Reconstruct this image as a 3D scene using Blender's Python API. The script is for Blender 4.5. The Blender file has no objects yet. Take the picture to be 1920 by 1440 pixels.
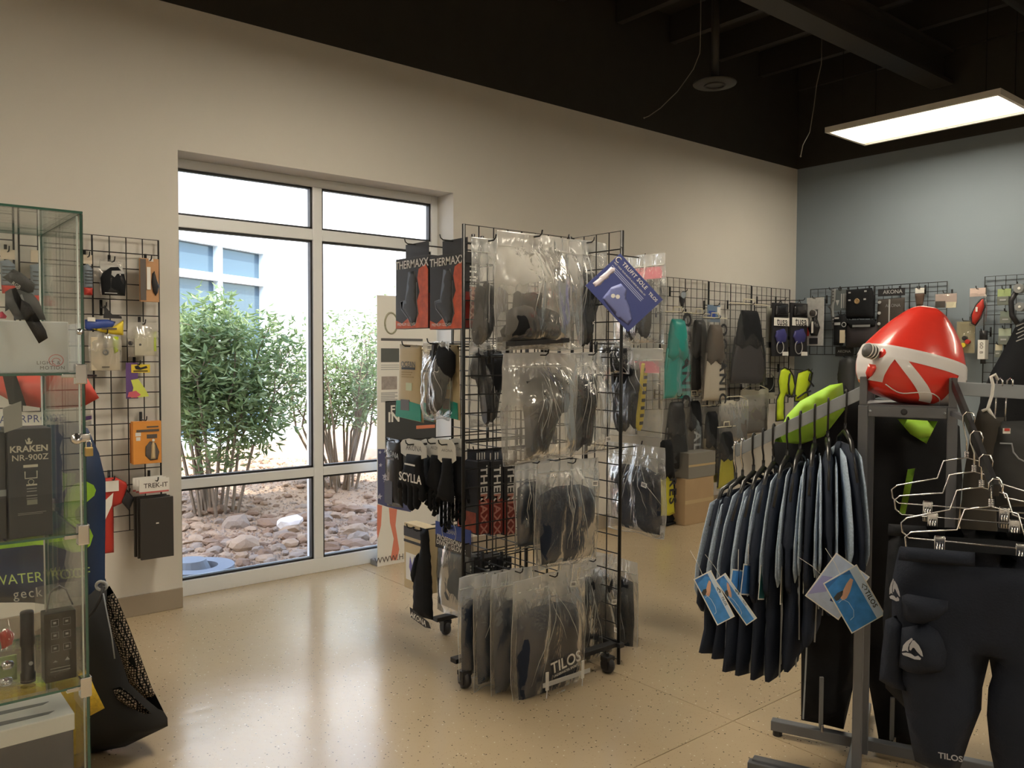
import bpy, bmesh, math, random
from math import sin, cos, pi, radians, sqrt
from mathutils import Vector as V, Matrix, noise
from mathutils.geometry import delaunay_2d_cdt
random.seed(7)
S = bpy.context.scene
COL = S.collection
RND = random.Random(11)

# ------------------------------------------------------------------ camera
FPX, YAW, PITCH, ROLL, CAMH = 1540.4, radians(39.541), radians(-2.114), radians(0.226), 1.33
CF = V((sin(YAW) * cos(PITCH), cos(YAW) * cos(PITCH), sin(PITCH)))
_r = V((cos(YAW), -sin(YAW), 0)); _u = _r.cross(CF)
CR = _r * cos(ROLL) + _u * sin(ROLL); CU = -_r * sin(ROLL) + _u * cos(ROLL)
CO = V((0, 0, CAMH))
cam = bpy.data.cameras.new('camera'); cam.sensor_width = 36; cam.lens = FPX / 1920 * 36
cam.clip_start = 0.05; cam.clip_end = 300
camo = bpy.data.objects.new('camera', cam); COL.objects.link(camo)
camo.matrix_world = Matrix(((CR.x, CU.x, -CF.x, CO.x), (CR.y, CU.y, -CF.y, CO.y), (CR.z, CU.z, -CF.z, CO.z), (0, 0, 0, 1)))
S.camera = camo

# ------------------------------------------------------------------ sky, sun, exposure
S.view_settings.view_transform = 'Standard'; S.view_settings.look = 'None'
S.view_settings.gamma = 1; S.view_settings.use_curve_mapping = False
S.view_settings.exposure = 0.85
try:
    S.cycles.transparent_max_bounces = 40
    S.cycles.max_bounces = 10
    S.cycles.caustics_reflective = False; S.cycles.caustics_refractive = False
except Exception:
    pass
w = bpy.data.worlds.new('world'); S.world = w; w.use_nodes = True
nt = w.node_tree; nt.nodes.clear()
sky = nt.nodes.new('ShaderNodeTexSky'); sky.sky_type = 'NISHITA'; sky.sun_disc = False
sky.sun_elevation = radians(58); sky.sun_rotation = radians(200); sky.dust_density = 1.5
bgn = nt.nodes.new('ShaderNodeBackground'); bgn.inputs['Strength'].default_value = 0.80
won = nt.nodes.new('ShaderNodeOutputWorld')
nt.links.new(sky.outputs[0], bgn.inputs[0]); nt.links.new(bgn.outputs[0], won.inputs[0])
sun = bpy.data.lights.new('sun', 'SUN'); sun.energy = 6.0; sun.angle = radians(1.0); sun.color = (1, .95, .86)
suno = bpy.data.objects.new('sun', sun); COL.objects.link(suno)
suno.rotation_euler = V((-0.30, 0.62, -1.05)).to_track_quat('-Z', 'Y').to_euler()
LAMP = 25

# ------------------------------------------------------------------ pixel -> world helpers
def ray(px, py):
    return CF + CR * ((px - 960) / FPX) - CU * ((py - 720) / FPX)
def onX(px, py, X): d = ray(px, py); return CO + d * (X / d.x)
def onY(px, py, Y): d = ray(px, py); return CO + d * (Y / d.y)
def onZ(px, py, Z): d = ray(px, py); return CO + d * ((Z - CAMH) / d.z)
def atd(px, py, dep): return CO + ray(px, py) * dep
def onP(px, py, p0, n):
    d = ray(px, py); return CO + d * ((p0 - CO).dot(n) / d.dot(n))

# ------------------------------------------------------------------ materials
MATS = {}
def _nodes(m):
    m.use_nodes = True; t = m.node_tree; b = t.nodes.get('Principled BSDF'); return t, b
def pm(name, col, rough=.5, metal=0., spec=.5, var=0., vscale=8., bump=0., bscale=60., emit=None, estr=0., trans=0., alpha=None, coat=0., sheen=0.):
    if name in MATS: return MATS[name]
    m = bpy.data.materials.new(name); t, b = _nodes(m)
    c = (*col, 1)
    b.inputs['Base Color'].default_value = c; b.inputs['Roughness'].default_value = rough
    b.inputs['Metallic'].default_value = metal; b.inputs['Specular IOR Level'].default_value = spec
    b.inputs['Coat Weight'].default_value = coat; b.inputs['Sheen Weight'].default_value = sheen
    tc = t.nodes.new('ShaderNodeTexCoord')
    if var:
        n = t.nodes.new('ShaderNodeTexNoise'); n.inputs['Scale'].default_value = vscale; n.inputs['Detail'].default_value = 4
        t.links.new(tc.outputs['Object'], n.inputs['Vector'])
        r = t.nodes.new('ShaderNodeMix'); r.data_type = 'RGBA'
        r.inputs['A'].default_value = (*[max(0, x * (1 - var)) for x in col], 1); r.inputs['B'].default_value = (*[min(1, x * (1 + var)) for x in col], 1)
        t.links.new(n.outputs['Fac'], r.inputs['Factor']); t.links.new(r.outputs['Result'], b.inputs['Base Color'])
    if bump:
        n = t.nodes.new('ShaderNodeTexNoise'); n.inputs['Scale'].default_value = bscale; n.inputs['Detail'].default_value = 3
        t.links.new(tc.outputs['Object'], n.inputs['Vector'])
        bp = t.nodes.new('ShaderNodeBump'); bp.inputs['Strength'].default_value = bump; bp.inputs['Distance'].default_value = .01
        t.links.new(n.outputs['Fac'], bp.inputs['Height']); t.links.new(bp.outputs['Normal'], b.inputs['Normal'])
    if emit:
        b.inputs['Emission Color'].default_value = (*emit, 1); b.inputs['Emission Strength'].default_value = estr
    MATS[name] = m; return m
def glassy(name, tint=(1, 1, 1), gloss=.06, rough=.03, milk=0., milkcol=(.8, .8, .78), bump=0., bscale=30., edge=.5, ramp=None):
    """thin clear sheet: see-through, with a sheen that grows at grazing angles, some milkiness and crinkles"""
    if name in MATS: return MATS[name]
    m = bpy.data.materials.new(name); m.use_nodes = True; t = m.node_tree; t.nodes.clear()
    o = t.nodes.new('ShaderNodeOutputMaterial')
    tr = t.nodes.new('ShaderNodeBsdfTransparent'); tr.inputs[0].default_value = (*tint, 1)
    gl = t.nodes.new('ShaderNodeBsdfGlossy'); gl.inputs['Roughness'].default_value = rough; gl.inputs[0].default_value = (1, 1, 1, 1)
    lw = t.nodes.new('ShaderNodeLayerWeight'); lw.inputs['Blend'].default_value = .18
    mp = t.nodes.new('ShaderNodeMath'); mp.operation = 'MULTIPLY_ADD'; mp.inputs[1].default_value = edge; mp.inputs[2].default_value = gloss
    t.links.new(lw.outputs['Fresnel'], mp.inputs[0])
    base = tr
    if milk:
        df = t.nodes.new('ShaderNodeBsdfDiffuse'); df.inputs[0].default_value = (*milkcol, 1)
        tl = t.nodes.new('ShaderNodeBsdfTranslucent'); tl.inputs[0].default_value = (*milkcol, 1)
        ms = t.nodes.new('ShaderNodeMixShader'); ms.inputs[0].default_value = .5
        t.links.new(df.outputs[0], ms.inputs[1]); t.links.new(tl.outputs[0], ms.inputs[2])
        mm = t.nodes.new('ShaderNodeMixShader'); mm.inputs[0].default_value = milk
        if ramp:     # cloudier near the folded, thicker top of the bag
            tg = t.nodes.new('ShaderNodeTexCoord'); sg = t.nodes.new('ShaderNodeSeparateXYZ'); t.links.new(tg.outputs['Generated'], sg.inputs[0])
            nn = t.nodes.new('ShaderNodeTexNoise'); nn.inputs['Scale'].default_value = 3.5; t.links.new(tg.outputs['Generated'], nn.inputs['Vector'])
            ad = t.nodes.new('ShaderNodeMath'); ad.operation = 'MULTIPLY_ADD'; ad.inputs[1].default_value = .55; t.links.new(nn.outputs['Fac'], ad.inputs[0]); t.links.new(sg.outputs['Z'], ad.inputs[2])
            mr = t.nodes.new('ShaderNodeMapRange'); mr.interpolation_type = 'SMOOTHSTEP'
            for k_, v_ in zip(('From Min', 'From Max', 'To Min', 'To Max'), ramp): mr.inputs[k_].default_value = v_
            t.links.new(ad.outputs[0], mr.inputs['Value']); t.links.new(mr.outputs[0], mm.inputs[0])
        t.links.new(tr.outputs[0], mm.inputs[1]); t.links.new(ms.outputs[0], mm.inputs[2]); base = mm
    mx = t.nodes.new('ShaderNodeMixShader')
    t.links.new(mp.outputs[0], mx.inputs[0]); t.links.new(base.outputs[0], mx.inputs[1]); t.links.new(gl.outputs[0], mx.inputs[2])
    if bump:
        tc = t.nodes.new('ShaderNodeTexCoord')
        mpn = t.nodes.new('ShaderNodeMapping'); mpn.inputs['Scale'].default_value = (1, 1, .35)
        n = t.nodes.new('ShaderNodeTexNoise'); n.inputs['Scale'].default_value = bscale; n.inputs['Detail'].default_value = 3; n.inputs['Distortion'].default_value = 1.2
        t.links.new(tc.outputs['Object'], mpn.inputs[0]); t.links.new(mpn.outputs[0], n.inputs['Vector'])
        bp = t.nodes.new('ShaderNodeBump'); bp.inputs['Strength'].default_value = bump; bp.inputs['Distance'].default_value = .02
        t.links.new(n.outputs['Fac'], bp.inputs['Height'])
        t.links.new(bp.outputs['Normal'], gl.inputs['Normal']); t.links.new(bp.outputs['Normal'], lw.inputs['Normal'])
    t.links.new(mx.outputs[0], o.inputs[0]); MATS[name] = m; return m

BLACK = pm('black_neoprene', (.010, .011, .014), .8, spec=.22, var=.3, vscale=20, bump=.15, bscale=400)
NAVY = pm('blueblack_neoprene', (.013, .019, .036), .75, spec=.25, var=.25, vscale=14, bump=.15, bscale=300)
GREYN = pm('grey_fabric', (.20, .245, .30), .75, var=.25, vscale=60, bump=.2, bscale=250)
SILVER = pm('silver_panel', (.36, .45, .58), .6, var=.5, vscale=170, bump=.2, bscale=200)
PIPING = pm('grey_piping', (.33, .36, .4), .6)
WIRE = pm('black_wire', (.012, .012, .013), .4, metal=.3)
ZINC = pm('grey_steel_arm', (.33, .37, .42), .4, metal=.35, var=.1, vscale=9)
STEEL = pm('dark_steel', (.15, .158, .18), .42, metal=.4, var=.15, vscale=9)
CHROME = pm('chrome', (.75, .75, .76), .18, metal=1)
WHITE = pm('white_card', (.78, .77, .74), .6)
CREAM = pm('tan_card', (.56, .45, .27), .6, var=.1)
BLACKP = pm('black_card', (.02, .02, .024), .45)
BLACKG = pm('black_gloss', (.015, .015, .018), .2)
GREY = pm('grey_plastic', (.22, .23, .24), .45)
LGREY = pm('pale_grey_plastic', (.42, .43, .44), .5)
LIME = pm('lime_fabric', (.42, .78, .07), .6, var=.08, vscale=15)
LIMEV = pm('hivis_fabric', (.50, .66, .02), .65, var=.12, vscale=25)
RED = pm('red_vinyl', (.78, .045, .03), .3, var=.06, vscale=6, bump=.25, bscale=14, coat=.3)
REDC = pm('red_card', (.50, .04, .03), .45)
ORANGE = pm('orange_print', (.78, .16, .04), .45, var=.3, vscale=25)
YELLOW = pm('yellow_print', (.78, .60, .05), .5)
TEAL = pm('teal_rubber', (.02, .30, .27), .4, var=.12, vscale=8)
TEALF = pm('teal_foil', (.02, .33, .25), .3)
BLUE = pm('blue_card', (.03, .07, .33), .45)
NBLUE = pm('navy_card', (.055, .075, .26), .4)
PINK = pm('pink_card', (.62, .12, .17), .5)
RUBBER = pm('black_rubber', (.018, .018, .02), .5)
CLEAR = glassy('clear_poly_bag', (.96, .97, .97), .08, .15, .10, (.92, .92, .91), .7, 13, .45, (.75, 1.25, .07, .34))
CLEARM = glassy('milky_poly_bag', (.96, .96, .95), .09, .15, .30, (.95, .93, .89), .7, 11, .45, (.35, 1.15, .09, .40))
SEAM_GLINT = glassy('poly_bag_seam_glint', (.9, .9, .9), .25, .2, .45, (.92, .91, .88), edge=.3)
BLISTER = glassy('clear_blister', (.95, .95, .95), .04, .1, .05, (.8, .8, .78), .2, 15, .45)
GLASS = glassy('case_glass', (.985, .996, .99), .02, .0, .0, edge=.75)
WGLASS = glassy('window_glass', (.96, .98, .98), .015, .0, .0, edge=.7)
GEDGE = pm('green_glass_edge', (.06, .17, .135), .1, spec=.6)

# ------------------------------------------------------------------ mesh builder
class MB:
    def __init__(s): s.v = []; s.f = []; s.m = []; s.cur = 0
    def mi(s, i): s.cur = i; return s
    def add(s, vs, fs):
        o = len(s.v); s.v += [tuple(p) for p in vs]
        for f in fs: s.f.append(tuple(i + o for i in f)); s.m.append(s.cur)
        return s
    def box(s, a, b, rot=None, ctr=None):
        x0, y0, z0 = a; x1, y1, z1 = b
        vs = [V(p) for p in ((x0, y0, z0), (x1, y0, z0), (x1, y1, z0), (x0, y1, z0), (x0, y0, z1), (x1, y0, z1), (x1, y1, z1), (x0, y1, z1))]
        if rot is not None: c = V(ctr or (0, 0, 0)); vs = [c + rot @ (p - c) for p in vs]
        return s.add(vs, [(3, 2, 1, 0), (4, 5, 6, 7), (0, 1, 5, 4), (1, 2, 6, 5), (2, 3, 7, 6), (3, 0, 4, 7)])
    def bbox(s, a, b, r=.004):
        """box with chamfered edges"""
        bm = bmesh.new(); bmesh.ops.create_cube(bm, size=1)
        for v in bm.verts: v.co = V(((a[i] + b[i]) / 2 + v.co[i] * (b[i] - a[i])) for i in range(3))
        r = min(r, .45 * min(b[i] - a[i] for i in range(3)))
        bmesh.ops.bevel(bm, geom=bm.edges[:], offset=r, segments=2, profile=.6, affect='EDGES')
        bm.verts.index_update()
        s.add([v.co for v in bm.verts], [[v.index for v in f.verts] for f in bm.faces]); bm.free(); return s
    def tube(s, pts, r, n=6, closed=False, cap=True):
        pts = [V(p) for p in pts]; N = len(pts); rr = r if isinstance(r, (list, tuple)) else [r] * N
        up = None; vs = []
        for i, p in enumerate(pts):
            a = pts[i - 1] if (i or closed) else p; b = pts[(i + 1) % N] if (i < N - 1 or closed) else p
            t = (b - a); t = t.normalized() if t.length > 1e-9 else V((0, 0, 1))
            if up is None: up = t.orthogonal().normalized()
            else:
                up = (up - t * up.dot(t)); up = up.normalized() if up.length > 1e-6 else t.orthogonal().normalized()
            w = t.cross(up)
            for k in range(n):
                an = 2 * pi * k / n; vs.append(p + (up * cos(an) + w * sin(an)) * rr[i])
        fs = []
        for i in range(N - 1 + (1 if closed else 0)):
            j = (i + 1) % N
            for k in range(n): fs.append((i * n + k, i * n + (k + 1) % n, j * n + (k + 1) % n, j * n + k))
        if cap and not closed: fs += [tuple(range(n))[::-1], tuple((N - 1) * n + k for k in range(n))]
        return s.add(vs, fs)
    def loft(s, rings, cap=True, closed=True):
        n = len(rings[0]); vs = [p for r in rings for p in r]; fs = []
        for i in range(len(rings) - 1):
            for k in range(n if closed else n - 1): fs.append((i * n + k, i * n + (k + 1) % n, (i + 1) * n + (k + 1) % n, (i + 1) * n + k))
        if cap and closed: fs += [tuple(range(n))[::-1], tuple((len(rings) - 1) * n + k for k in range(n))]
        return s.add(vs, fs)
    def lathe(s, prof, n=16, ax=None, o=(0, 0, 0)):
        """prof = [(r, z)] around local z, or around axis ax"""
        q = V((0, 0, 1)).rotation_difference(V(ax)) if ax is not None else None; o = V(o)
        rings = []
        for r, z in prof:
            ring = [V((r * cos(2 * pi * k / n), r * sin(2 * pi * k / n), z)) for k in range(n)]
            rings.append([o + (q @ p if q else p) for p in ring])
        return s.loft(rings)
    def prism(s, poly, y0, y1):
        """polygon in local xz, extruded along y"""
        n = len(poly); vs = [(x, y0, z) for x, z in poly] + [(x, y1, z) for x, z in poly]
        res = delaunay_2d_cdt([V((x, z)) for x, z in poly], [], [list(range(n))], 1, 1e-7)
        tri = res[2]; pv = res[0]
        if len(pv) == n:
            idx = [o[0] if o else i for i, o in enumerate(res[3])]
            fs = [tuple(idx[i] for i in t) for t in tri] + [tuple(n + idx[i] for i in reversed(t)) for t in tri]
        else: fs = [tuple(range(n)), tuple(range(2 * n - 1, n - 1, -1))]
        fs += [(i, (i + 1) % n, n + (i + 1) % n, n + i) for i in range(n)]
        return s.add(vs, fs)
    def pillow(s, poly, T, R=None, step=None, wr=0., ws=12., seed=0, y=0., flat=0., pinch=None):
        """puffed-up closed shape from an outline in local xz; T half thickness, R rounding radius"""
        P = [V((x, z)) for x, z in poly]; n0 = len(P)
        xs = [p.x for p in P]; zs = [p.y for p in P]
        size = max(max(xs) - min(xs), max(zs) - min(zs)); step = step or size / 16; R = R or min(max(xs) - min(xs), max(zs) - min(zs)) * .5
        B = []
        for i in range(n0):
            a, b = P[i], P[(i + 1) % n0]; k = max(1, int((b - a).length / step + .3))
            B += [a.lerp(b, j / k) for j in range(k)]
        def dist(p):
            d = 1e9; ins = False
            for i in range(n0):
                a, b = P[i], P[(i + 1) % n0]; ab = b - a; L = ab.length_squared
                t = max(0, min(1, (p - a).dot(ab) / L)) if L else 0
                d = min(d, (p - a - ab * t).length)
                if (a.y > p.y) != (b.y > p.y) and p.x < (b.x - a.x) * (p.y - a.y) / (b.y - a.y) + a.x: ins = not ins
            return d if ins else -d
        I = []; z = min(zs) + step * .5; row = 0
        while z < max(zs):
            x = min(xs) + (step * .5 if row % 2 else step * .15)
            while x < max(xs):
                p = V((x, z)); d = dist(p)
                if d > step * .38: I.append((p, d))
                x += step
            z += step * .9; row += 1
        allp = B + [p for p, d in I]; nb = len(B)
        res = delaunay_2d_cdt(allp, [], [list(range(nb))], 1, 1e-7)
        pv, tri, ov = res[0], res[2], res[3]
        hs = []; vs = []
        for i, p in enumerate(pv):
            bnd = any(o < nb for o in ov[i])
            d = 0 if bnd else max(0, dist(p))
            t = min(1, d / R); h = T * sqrt(max(0, 1 - (1 - t) ** 2)) if not bnd else 0
            if flat: h = max(h, flat * T) if not bnd else T * flat
            if wr and not bnd:
                h += wr * min(1, d / (R * .3)) * noise.noise(V((p.x * ws, p.y * ws * .35, seed * 3.7)))
            hs.append(h)
        off = [wr * .8 * noise.noise(V((p.x * ws * .5, p.y * ws * .3, seed * 3.7 + 9))) if wr else 0 for p in pv]
        N = len(pv)
        if flat:
            vs = [(p.x, y + off[i] - hs[i], p.y) for i, p in enumerate(pv)] + [(p.x, y + off[i] + hs[i], p.y) for i, p in enumerate(pv)]
            fs = [tuple(t) for t in tri] + [tuple(N + i for i in reversed(t)) for t in tri]
            inv = {}
            for i, o in enumerate(ov):
                for q in o: inv[q] = i
            for i in range(nb):
                a, b = inv[i], inv[(i + 1) % nb]
                if a != b: fs.append((a, b, N + b, N + a)[::-1])
            return s.add(vs, fs)
        bi = [any(o < nb for o in ov[i]) for i in range(N)]
        back = {}; vs = [(p.x, y + off[i] - hs[i], p.y) for i, p in enumerate(pv)]
        for i in range(N):
            if bi[i]: back[i] = i
            else: back[i] = len(vs); vs.append((pv[i].x, y + off[i] + hs[i], pv[i].y))
        fs = [tuple(t) for t in tri] + [tuple(back[i] for i in reversed(t)) for t in tri]
        return s.add(vs, fs)
    def xf(s, M, i0=0):
        s.v[i0:] = [tuple(M @ V(p)) for p in s.v[i0:]]; return s
    def mesh(s, name, mats, smooth=False):
        me = bpy.data.meshes.new(name); me.from_pydata(s.v, [], s.f)
        mats = mats if isinstance(mats, (list, tuple)) else [mats]
        for m in mats: me.materials.append(m)
        if len(mats) > 1: me.polygons.foreach_set('material_index', s.m)
        if smooth: me.polygons.foreach_set('use_smooth', [True] * len(me.polygons))
        me.update()
        bm = bmesh.new(); bm.from_mesh(me); bmesh.ops.recalc_face_normals(bm, faces=bm.faces[:]); bm.to_mesh(me); bm.free()
        return me
    def build(s, name, mats, parent=None, smooth=False, **kw): return ob(name, s.mesh(name, mats, smooth), parent, **kw)

def ob(name, data, parent=None, label=None, cat=None, group=None, kind=None, loc=None, rot=None):
    o = bpy.data.objects.new(name, data); COL.objects.link(o)
    if parent is not None: o.parent = parent
    if label: o['label'] = label
    if cat: o['category'] = cat
    if group: o['group'] = group
    if kind: o['kind'] = kind
    if loc is not None: o.location = loc
    if rot is not None:
        if isinstance(rot, Matrix): o.rotation_euler = rot.to_3x3().to_euler()
        else: o.rotation_euler = rot
    return o
def thing(name, label, cat, loc=(0, 0, 0), rot=None, group=None):
    if isinstance(rot, (int, float)): rot = (0, 0, rot)
    return ob(name, None, None, label, cat, group, None, loc, rot)
def basis(x, z):
    """rotation whose local x runs along x and local z near z; local -y faces out"""
    x = V(x).normalized(); z = V(z); z = (z - x * z.dot(x)).normalized(); y = z.cross(x)
    return Matrix(((x.x, y.x, z.x), (x.y, y.y, z.y), (x.z, y.z, z.z)))
FONTC = {}
def text(body, size, mat, parent, loc, rot=(pi / 2, 0, 0), align='CENTER', bold=0., name='lettering', sx=1., ext=.0006, sp=1.):
    key = (body, align, round(bold, 4), sp)
    if key not in FONTC:
        cu = bpy.data.curves.new('t', 'FONT'); cu.body = body; cu.size = 1; cu.align_x = align; cu.align_y = 'CENTER'
        cu.offset = bold; cu.resolution_u = 3; cu.space_character = sp; cu.extrude = .002
        to = bpy.data.objects.new('t', cu); COL.objects.link(to)
        dg = bpy.context.evaluated_depsgraph_get(); dg.update()
        me = bpy.data.meshes.new_from_object(to.evaluated_get(dg)); bpy.data.objects.remove(to); bpy.data.curves.remove(cu)
        FONTC[key] = me
    me = FONTC[key].copy(); me.name = name; me.materials.clear(); me.materials.append(mat)
    R = Matrix.Translation(V(loc)) @ (rot.to_4x4() if isinstance(rot, Matrix) else __import__('mathutils').Euler(rot).to_matrix().to_4x4())
    me.transform(R @ Matrix.Diagonal((size * sx, size, size * .5, 1)))
    return ob(name, me, parent)
FRONT = Matrix(((1, 0, 0), (0, 0, -1), (0, 1, 0)))   # text facing local -y
def ftext(body, size, mat, parent, x, y, z, ang=0., **k):
    return text(body, size, mat, parent, (x, y, z), Matrix.Rotation(ang, 3, 'Y').to_3x3() @ FRONT, **k)

# ------------------------------------------------------------------ rectangles from the photograph's boxes
def rectY(x0, x1, y0, y1, Y):
    ym = (y0 + y1) / 2; xm = (x0 + x1) / 2
    a, b, t, l = onY(x0, ym, Y), onY(x1, ym, Y), onY(xm, y0, Y), onY(xm, y1, Y)
    return V(((a.x + b.x) / 2, Y, t.z)), b.x - a.x, t.z - l.z, 0.
def rectX(x0, x1, y0, y1, X):
    ym = (y0 + y1) / 2; xm = (x0 + x1) / 2
    a, b, t, l = onX(x0, ym, X), onX(x1, ym, X), onX(xm, y0, X), onX(xm, y1, X)
    return V((X, (a.y + b.y) / 2, t.z)), a.y - b.y, t.z - l.z, -pi / 2
# ================================================================== the room
D, XC, HC, DG, XWL, XWR, ZW = 4.37, 7.131, 3.098, 4.60, 1.381, 3.111, 2.366
X0, Y0, HD = -3.2, -4.2, 4.05
TH = .23
def noisewall(name, col, rough=.75):
    return pm(name, col, rough, var=.035, vscale=3, bump=.05, bscale=220, spec=.3)
WALLM = noisewall('beige_paint', (.63, .605, .565))
BLUEM = noisewall('bluegrey_paint', (.245, .295, .345))
CEILM = pm('black_ceiling_paint', (.030, .027, .023), .7, var=.2)
def flr():
    m = bpy.data.materials.new('speckled_epoxy'); t, b = _nodes(m)
    tc = t.nodes.new('ShaderNodeTexCoord')
    n = t.nodes.new('ShaderNodeTexNoise'); n.inputs['Scale'].default_value = 1.3; n.inputs['Detail'].default_value = 5
    t.links.new(tc.outputs['Object'], n.inputs['Vector'])
    base = t.nodes.new('ShaderNodeMix'); base.data_type = 'RGBA'
    base.inputs['A'].default_value = (.42, .325, .205, 1); base.inputs['B'].default_value = (.49, .385, .26, 1)
    t.links.new(n.outputs['Fac'], base.inputs['Factor'])
    prev = base
    for sc, th, colr, seed in ((62, .17, (.07, .05, .035, 1), 0), (48, .13, (.66, .58, .44, 1), 7.3), (120, .15, (.20, .14, .08, 1), 3.1)):
        mp = t.nodes.new('ShaderNodeMapping'); mp.inputs['Location'].default_value = (seed, seed, 0)
        t.links.new(tc.outputs['Object'], mp.inputs[0])
        vo = t.nodes.new('ShaderNodeTexVoronoi'); vo.inputs['Scale'].default_value = sc; vo.inputs['Randomness'].default_value = 1
        t.links.new(mp.outputs[0], vo.inputs['Vector'])
        n2 = t.nodes.new('ShaderNodeTexNoise'); n2.inputs['Scale'].default_value = 7; t.links.new(mp.outputs[0], n2.inputs['Vector'])
        gt = t.nodes.new('ShaderNodeMath'); gt.operation = 'LESS_THAN'; gt.inputs[1].default_value = th
        sep = t.nodes.new('ShaderNodeSeparateColor'); t.links.new(vo.outputs['Color'], sep.inputs[0])
        t.links.new(vo.outputs['Distance'], gt.inputs[0])
        g2 = t.nodes.new('ShaderNodeMath'); g2.operation = 'GREATER_THAN'; g2.inputs[1].default_value = .66
        t.links.new(sep.outputs[0], g2.inputs[0])
        mu = t.nodes.new('ShaderNodeMath'); mu.operation = 'MULTIPLY'; t.links.new(gt.outputs[0], mu.inputs[0]); t.links.new(g2.outputs[0], mu.inputs[1])
        mx = t.nodes.new('ShaderNodeMix'); mx.data_type = 'RGBA'; mx.inputs['B'].default_value = colr
        t.links.new(prev.outputs['Result'], mx.inputs['A']); t.links.new(mu.outputs[0], mx.inputs['Factor']); prev = mx
    t.links.new(prev.outputs['Result'], b.inputs['Base Color'])
    b.inputs['Roughness'].default_value = .2; b.inputs['Specular IOR Level'].default_value = .6
    n3 = t.nodes.new('ShaderNodeTexNoise'); n3.inputs['Scale'].default_value = 14; n3.inputs['Detail'].default_value = 2
    t.links.new(tc.outputs['Object'], n3.inputs['Vector'])
    bp = t.nodes.new('ShaderNodeBump'); bp.inputs['Strength'].default_value = .05; bp.inputs['Distance'].default_value = .02
    t.links.new(n3.outputs['Fac'], bp.inputs['Height']); t.links.new(bp.outputs['Normal'], b.inputs['Normal'])
    return m
FLOORM = flr()
# floor: four poured slabs with pale saw-cut joints a little below the surface
fl = MB().box((X0, Y0, -.12), (XC + .2, DG + .1, -.004)).build('floor', pm('pale_joint_filler', (.62, .52, .36), .4), kind='structure')
JX, JY = 2.493, 1.75
for (xa, xb) in ((X0, JX), (JX, XC + .2)):
    for (ya, yb) in ((Y0, JY), (JY, DG + .1)):
        MB().box((xa + .002, ya + .002, -.004), (xb - .002, yb - .002, 0)).build('slab', FLOORM, fl)
# window wall with a deep opening
wb = MB()
YO = DG + .12
wb.box((X0, D, 0), (XWL, YO, HC)).box((XWR, D, 0), (XC + .25, YO, HC)).box((XWL, D, ZW), (XWR, YO, HC))
wb.build('wall_back', WALLM, kind='structure')
MB().box((X0, D, HC), (XC + .25, YO, HD + .4)).build('wall_upper', CEILM, kind='structure', label=None)
MB().box((XC, Y0, 0), (XC + .2, D, HC)).build('wall_right', BLUEM, kind='structure')
MB().box((XC, Y0, HC), (XC + .2, D, HD)).build('wall_upper_right', CEILM, kind='structure')
MB().box((X0 - .2, Y0, 0), (X0, D, HD)).build('wall_left', WALLM, kind='structure')
MB().box((X0 - .2, Y0 - .2, 0), (XC + .2, Y0, HD)).build('wall_front', WALLM, kind='structure')
ce = MB().box((X0 - .2, Y0 - .2, HD), (XC + .25, YO, HD + .12)).build('ceiling', CEILM, kind='structure')
DARKM = pm('dark_steel_joist', (.035, .031, .027), .55)
for x in [X0 + .4 + .62 * i for i in range(17)]:
    MB().box((x - .03, Y0, HD - .22), (x + .03, D - .01, HD)).build('joist', DARKM, ce)
for y in (3.05, .3, -2.4):
    b = MB()
    b.box((X0, y - .09, HD - .50), (XC - .01, y + .09, HD - .47)).box((X0, y - .09, HD - .25), (XC - .01, y + .09, HD - .222)).box((X0, y - .012, HD - .48), (XC - .01, y + .012, HD - .24))
    b.build('beam', DARKM, ce)
MB().tube([(X0, 2.2, HD - .32), (XC - .02, 2.2, HD - .32)], .04, 10).build('sprinkler_pipe', DARKM, ce, smooth=True)
# baseboards
BASEM = pm('taupe_vinyl_base', (.30, .25, .195), .5)
MB().bbox((X0 + .01, D - .012, 0), (XWL - .001, D - .0005, .105), .003).build('baseboard_back', BASEM, kind='structure')
MB().bbox((XWR + .001, D - .012, 0), (XC - .001, D - .0005, .105), .003).build('baseboard_back.001', BASEM, kind='structure')
MB().bbox((XC - .012, Y0 + .01, 0), (XC - .0005, D - .014, .105), .003).build('baseboard_right', BASEM, kind='structure')
# window: aluminium frame, two bays of three panes
ALU = pm('silver_aluminium', (.78, .80, .82), .4, metal=.15)
win = ob('window_1', None, None, kind='structure', label='tall aluminium-framed shop window looking out on shrubs and gravel')
Y1, Y2 = DG - .05, DG + .05
zc = lambda py, px=335: onY(px, py, DG).z
XM = (onY(583, 600, DG - .05).x + onY(607, 600, DG - .05).x) / 2 + .004
ZU0, ZU1 = zc(428), zc(405)
ZL0, ZL1 = zc(915, 341), zc(897, 341)
FW = .05
def bar(a, b, nm='mullion'): MB().bbox(a, b, .004).build(nm, ALU, win)
bar((XWL, Y1, 0), (XWL + FW, Y2, ZW), 'jamb'); bar((XWR - FW, Y1, 0), (XWR, Y2, ZW), 'jamb')
bar((XWL + FW, Y1, 0), (XWR - FW, Y2, .085), 'sill'); bar((XWL + FW, Y1, ZW - .05), (XWR - FW, Y2, ZW), 'head')
bar((XM - .03, Y1, .085), (XM + .03, Y2, ZW - .05), 'mullion')
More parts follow.
